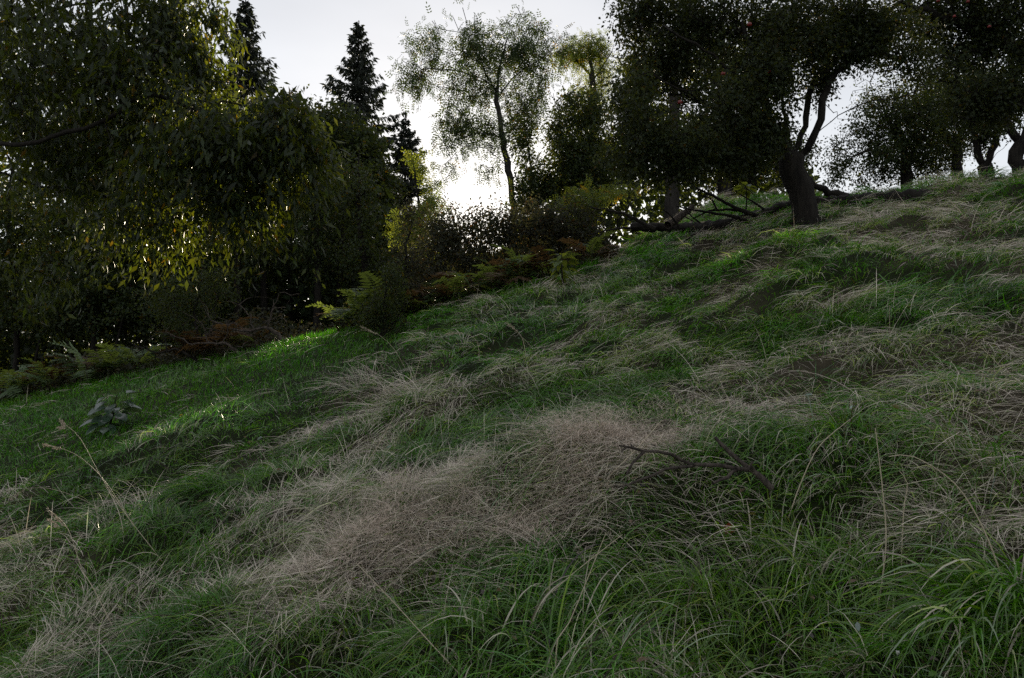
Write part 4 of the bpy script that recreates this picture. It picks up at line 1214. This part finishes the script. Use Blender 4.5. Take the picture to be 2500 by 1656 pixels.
YL = 10.0
main = log_pts([(1540, 562), (1660, 564), (1780, 556), (1850, 534), (1950, 510), (2100, 500), (2200, 494), (2262, 488)], .035)
LP = lambda *a: [P(x_, y_, YL + .58 * dz_) for x_, y_, dz_ in a]
tubes_thing('fallen_tree', 'dead fallen tree lying along the slope behind the apple trunk', 'fallen tree',
            [('trunk', main, .10, .15),
             ('branch', LP((1850, 528, 0), (1790, 505, .2), (1740, 478, .3), (1700, 458, .3), (1670, 440, .3)), .055, .015), ('branch', LP((1835, 545, -.2), (1790, 528, -.3), (1720, 518, -.3), (1650, 503, -.3)), .045, .012),
             ('branch', LP((1830, 518, .2), (1770, 513, .3), (1730, 516, .4), (1690, 535, .5)), .04, .012), ('branch', LP((1750, 512, .3), (1735, 485, .3), (1700, 476, .3)), .025, .008),
             ('branch', LP((1865, 512, .1), (1840, 495, .2), (1800, 470, .2)), .03, .008), ('branch', LP((1660, 560, -.2), (1640, 530, -.3), (1605, 500, -.3)), .03, .008),
             ('branch', LP((1600, 560, 0), (1560, 540, .1), (1520, 520, .2), (1440, 505, .3)), .05, .012), ('branch', LP((1720, 560, -.2), (1690, 575, -.4), (1670, 592, -.5)), .03, .01),
             ('branch', LP((1560, 555, -.1), (1500, 560, -.2), (1430, 575, -.2)), .03, .008), ('branch', LP((1710, 545, -.1), (1680, 520, 0), (1655, 480, .1)), .022, .006),
             ('branch', LP((2105, 496, 0), (2060, 480, -.1), (2020, 468, -.1), (1985, 450, -.2), (1965, 425, -.3)), .10, .05), ('branch', LP((2140, 494, .1), (2230, 485, .2), (2300, 474, .2), (2345, 462, .3)), .05, .015)], M['bark'], .6)
tubes_thing('dead_branch', 'pale broken branch propped under the fallen tree', 'branch', [('branch', LP((1630, 550, .1), (1665, 525, .3), (1690, 505, .5)), .09, .06), ('twig', LP((1665, 525, .3), (1700, 545, .1)), .02, .008)], M['dead_wood'], .6)

def dead_heap(label, px, off, tips, sd, R0=.04, mat='dead_wood', cap=1.0, span=1.2):
    b0 = edge_pt(px, off); rg = np.random.default_rng(sd)
    T = b0 + .6 * np.c_[rg.uniform(-span, span, tips), rg.uniform(-.4, .4, tips), rg.uniform(.2, cap, tips)]
    D = lambda *v: b0 + .6 * np.array(v)
    build_tree('dead_branch', label, 'branch', [[D(.9, 0, .15), D(.4, 0, .5), D(-.2, 0, .45), D(-.9, .1, .7)], [D(.1, 0, .47), D(-.1, .1, .9), D(-.5, 0, 1.2)], [D(.4, 0, .5), D(.6, -.1, 1.0)]],
               None, None, M[mat], R0 * .6, 1, 1, group='dead branches heaped at the wood edge', seed=sd, step=.07, rmin=.0035, extra_tips=T, flare=1.0, limb=.8, wig=.015)


dead_heap('pale dead branch arching highest out of the ferns', 610, .2, 30, 601, .045, cap=1.5)
dead_heap('tangled dead branch low down beside the rusty ferns', 500, -.2, 45, 602, .035, cap=1.1)
dead_heap('dark dead branch sprawling at the turf edge', 400, -.3, 45, 603, .03, 'bark', cap=.9)

# forked stick in the grass
bq = G(1880, 1200); Yb = float(bq[1]) - .16
SP = lambda *a: [P(x_, y_, Yb + d_) for x_, y_, d_ in a]
print('stick Y', Yb, 'S1', G(268, 1052))
tubes_thing('fallen_branch', 'dark forked dead branch sticking out of the hay hummock', 'branch',
            [('branch', SP((1885, 1195, 0), (1850, 1160, .02), (1815, 1138, .03), (1745, 1068, .08)), .012, .006), ('branch', SP((1830, 1148, .02), (1760, 1137, -.03), (1690, 1136, -.08), (1640, 1112, -.12), (1570, 1100, -.16), (1512, 1088, -.2)), .009, .004),
             ('twig', SP((1572, 1103, -.16), (1545, 1130, -.2), (1530, 1160, -.22)), .005, .003), ('twig', SP((1690, 1138, -.08), (1625, 1146, -.16), (1565, 1172, -.22), (1515, 1188, -.26)), .006, .003),
             ('twig', SP((1800, 1146, 0), (1775, 1165, -.05), (1740, 1180, -.1)), .008, .005), ('twig', SP((1530, 1092, -.19), (1520, 1098, -.2), (1518, 1106, -.2)), .004, .002), ('twig', SP((1545, 1094, -.18), (1540, 1084, -.18)), .004, .002),
             ('stub', SP((1840, 1150, .02), (1832, 1136, .0), (1838, 1128, 0)), .008, .004)], M['dead_wood'])

# ------------------------------------------------------------------ single grass stalks
def stalk(label, pts, r, heads=(), base_dY=0.0, green=False):
    """pts: photo pixels from root to tip; the root stands on the ground"""
    g0 = G(*pts[0]); Y0 = float(g0[1]) + base_dY
    line = [P(a, b, Y0 + dy) for a, b, dy in [(p[0], p[1], p[2] if len(p) > 2 else 0) for p in pts]]
    root = empty('grass_stalk', line[0]); tag(root, label, 'grass stalk')
    ln = smooth_line(line, .04)
    t = Tubes(); t.add(ln, np.linspace(r, r * .5, len(ln)), 5)
    o = link('stem', t.mesh('stem', M['straw']), root)
    n = len(o.data.vertices); at = o.data.color_attributes.new('tint', 'FLOAT_COLOR', 'POINT')
    at.data.foreach_set('color', np.tile([.52, .45, .33, 1], n).astype(np.float32))
    for (q0, q1) in heads:
        a, b = P(q0[0], q0[1], Y0 + (q0[2] if len(q0) > 2 else 0)), P(q1[0], q1[1], Y0 + (q1[2] if len(q1) > 2 else 0))
        k = 46; rg = np.random.default_rng(int(q0[0]))
        s = rg.random(k)[:, None]; ax = norm(norm(b - a) * .9 + rg.normal(0, .35, (k, 3)))
        Lh = np.linalg.norm(b - a)
        v, f, c = leaf_cloud(a + (b - a) * s + rg.normal(0, .0035, (k, 3)), ax, rg.normal(0, 1, (k, 3)), np.full(k, max(.014, Lh * .16)), np.full(k, .005), np.tile([.42, .35, .27], (k, 1)), T_DIAMOND)
        link('seed_head', np_mesh('seed_head', v, [f], M['straw'], c), root)


GS = [("bent stalk with two pale seed heads, lowest at the left", [(285, 1550), (230, 1440), (200, 1390), (165, 1290), (118, 1245)], .0022, [((160, 1287), (118, 1245)), ((150, 1290), (120, 1270))]),
      ("tall stalk with a seed head reaching highest over the dark turf", [(400, 1375), (310, 1260), (250, 1170), (195, 1070), (148, 1028)], .0018, [((160, 1043), (148, 1026)), ((160, 1046), (143, 1044))]),
      ("stalk beside it nodding left with a feathery tip", [(330, 1290), (260, 1180), (200, 1120), (150, 1095), (108, 1087)], .0015, [((150, 1096), (108, 1086))]),
      ("long stalk arching over to the left edge", [(250, 1245), (190, 1215), (120, 1193), (60, 1195), (28, 1218)], .0015, [((60, 1195), (28, 1218))]),
      ("thick straight straw slanting over the tip of the dead branch", [(1440, 1215), (1500, 1150), (1560, 1090), (1615, 1027)], .0034, []),
      ("long thin straw slanting down to the bottom edge", [(1140, 1665), (1060, 1580), (960, 1470), (870, 1375)], .0022, []),
      ("kinked pale straw in the dark grass near the bottom", [(1356, 1656), (1362, 1560), (1390, 1520), (1480, 1300)], .002, []),
      ("straight straw crossing the hummock up to the right", [(1310, 1480), (1400, 1400), (1520, 1305)], .002, []),
      ("big pale straw arching down at the right", [(2450, 1420), (2400, 1290), (2330, 1180), (2230, 1115), (2170, 1115)], .0024, []),
      ("upright pale straw standing before the drooping clump", [(2145, 1480), (2163, 1330), (2155, 1200), (2137, 1045)], .0026, []),
      ("pale straw curving up right above the drooping clump", [(1925, 1265), (1955, 1180), (2000, 1090), (2075, 1024)], .0024, []),
      ("pale straw leaning right in mid-slope, the longer of two", [(880, 1150), (925, 1085), (966, 1010)], .0024, []),
      ("pale straw leaning right in mid-slope, the shorter of two", [(875, 1130), (910, 1090), (940, 1050)], .0018, []),
      ("short pale straw standing in the middle of the meadow", [(1005, 945), (1018, 905), (1032, 855)], .0026, []),
      ("drooping grey seed head like a caterpillar in the middle", [(1170, 880), (1165, 835), (1135, 815), (1088, 815)], .002, [((1135, 814), (1086, 816))]),
      ("single seed head standing on a fine stem in the middle", [(1285, 870), (1272, 820), (1238, 790)], .002, [((1266, 812), (1238, 790))]),
      ("fine stalk nodding left at the turf edge", [(990, 900), (960, 850), (920, 815), (880, 805)], .002, [((925, 818), (885, 800))]),
      ("pair-like pale straw at the upper right below the crest", [(2356, 534), (2340, 512), (2316, 487)], .005, []),
      ("straw lying level near the bottom left", [(380, 1415), (500, 1400), (600, 1375), (670, 1362)], .002, []),
      ("forked pale straw hanging right of the upright one", [(2200, 1400), (2206, 1250), (2215, 1180), (2195, 1150)], .002, [])]
for lab, pts, r, hd in GS:
    stalk(lab, pts, r, hd)

# fallen leaf and a small white flower
p = G(1770, 1325) + np.array([0, 0, .03])
lv = LEAFV * np.array([.075, .07, .09]); lv[:, 2] += .9 * (lv[:, 1] ** 2) / .03
o = link('fallen_leaf', np_mesh('fallen_leaf', lv, [LEAFF], M['fern_dry'], np.tile([2.2, .75, .4], (len(lv), 1))))
o.location = p; o.rotation_euler = (.5, -.3, .6); tag(o, 'curled rust-red fallen leaf lying in the grass', 'leaf')
p = G(2180, 1645); q = P(2192, 1600, p[1])
root = empty('white_flower', p); tag(root, 'tiny white flower on a thin stem at the bottom edge', 'flower')
t = Tubes(); t.add(smooth_line([p, (p + q) / 2 + [.003, 0, 0], q], .02), [.0012] * len(smooth_line([p, (p + q) / 2 + [.003, 0, 0], q], .02)), 5); link('stem', t.mesh('stem', M['bark']), root)
k = 10; rg = np.random.default_rng(3); a_ = np.linspace(0, 6.28, k, endpoint=False)
v, f, c = leaf_cloud(np.tile(q, (k, 1)), norm(np.c_[np.cos(a_) * .5, np.sin(a_) * .5, np.ones(k)]), rg.normal(0, .2, (k, 3)) + np.c_[np.cos(a_), np.sin(a_), np.zeros(k)], np.full(k, .012), np.full(k, .006), np.tile([.8, .8, .78], (k, 1)), T_DIAMOND)
link('bloom', np_mesh('bloom', v, [f], M['straw'], c), root)

# red apples
rg = np.random.default_rng(8)
sv = Tubes()
aa = np.linspace(0, np.pi, 7); ring = np.c_[np.zeros(7), np.zeros(7), -np.cos(aa) * .9]
prof = np.sin(aa) * (1 + .12 * np.cos(aa)) + .02
sv.add(ring * .026, prof * .026, 9); apm = sv.mesh('apple', M['apple'])
at = apm.color_attributes.new('tint', 'FLOAT_COLOR', 'POINT'); at.data.foreach_set('color', np.ones(len(apm.vertices) * 4, np.float32))
for px, py, Yq, who in [(2290, 2, 11.8, 0), (2363, 4, 11.8, 0), (2415, 65, 11.7, 0), (2330, 40, 11.9, 0), (1766, 180, 8.0, 1), (1876, 175, 8.3, 1), (1660, 250, 8.0, 1), (1830, 60, 8.1, 1)]:
    o = link('apple', apm); o.location = P(px, py, Yq)
    where = {2290: 'leftmost, touching the upper picture edge,', 2363: 'second from the left at the upper edge,', 2415: 'rightmost and lowest,', 2330: 'just below the two topmost,',
             1766: 'second from the left,', 1876: 'rightmost,', 1660: 'leftmost and lowest,', 1830: 'highest,'}[px]
    tag(o, 'red apple, ' + where + (' in the top right corner crown' if who == 0 else ' in the old apple tree'), 'apple', 'apples in the corner crown' if who == 0 else 'apples on the old tree')
print('tris', sum(sum(len(p_.vertices) - 2 for p_ in me.polygons) * 0 + len(me.loops) - 2 * len(me.polygons) for me in bpy.data.meshes))
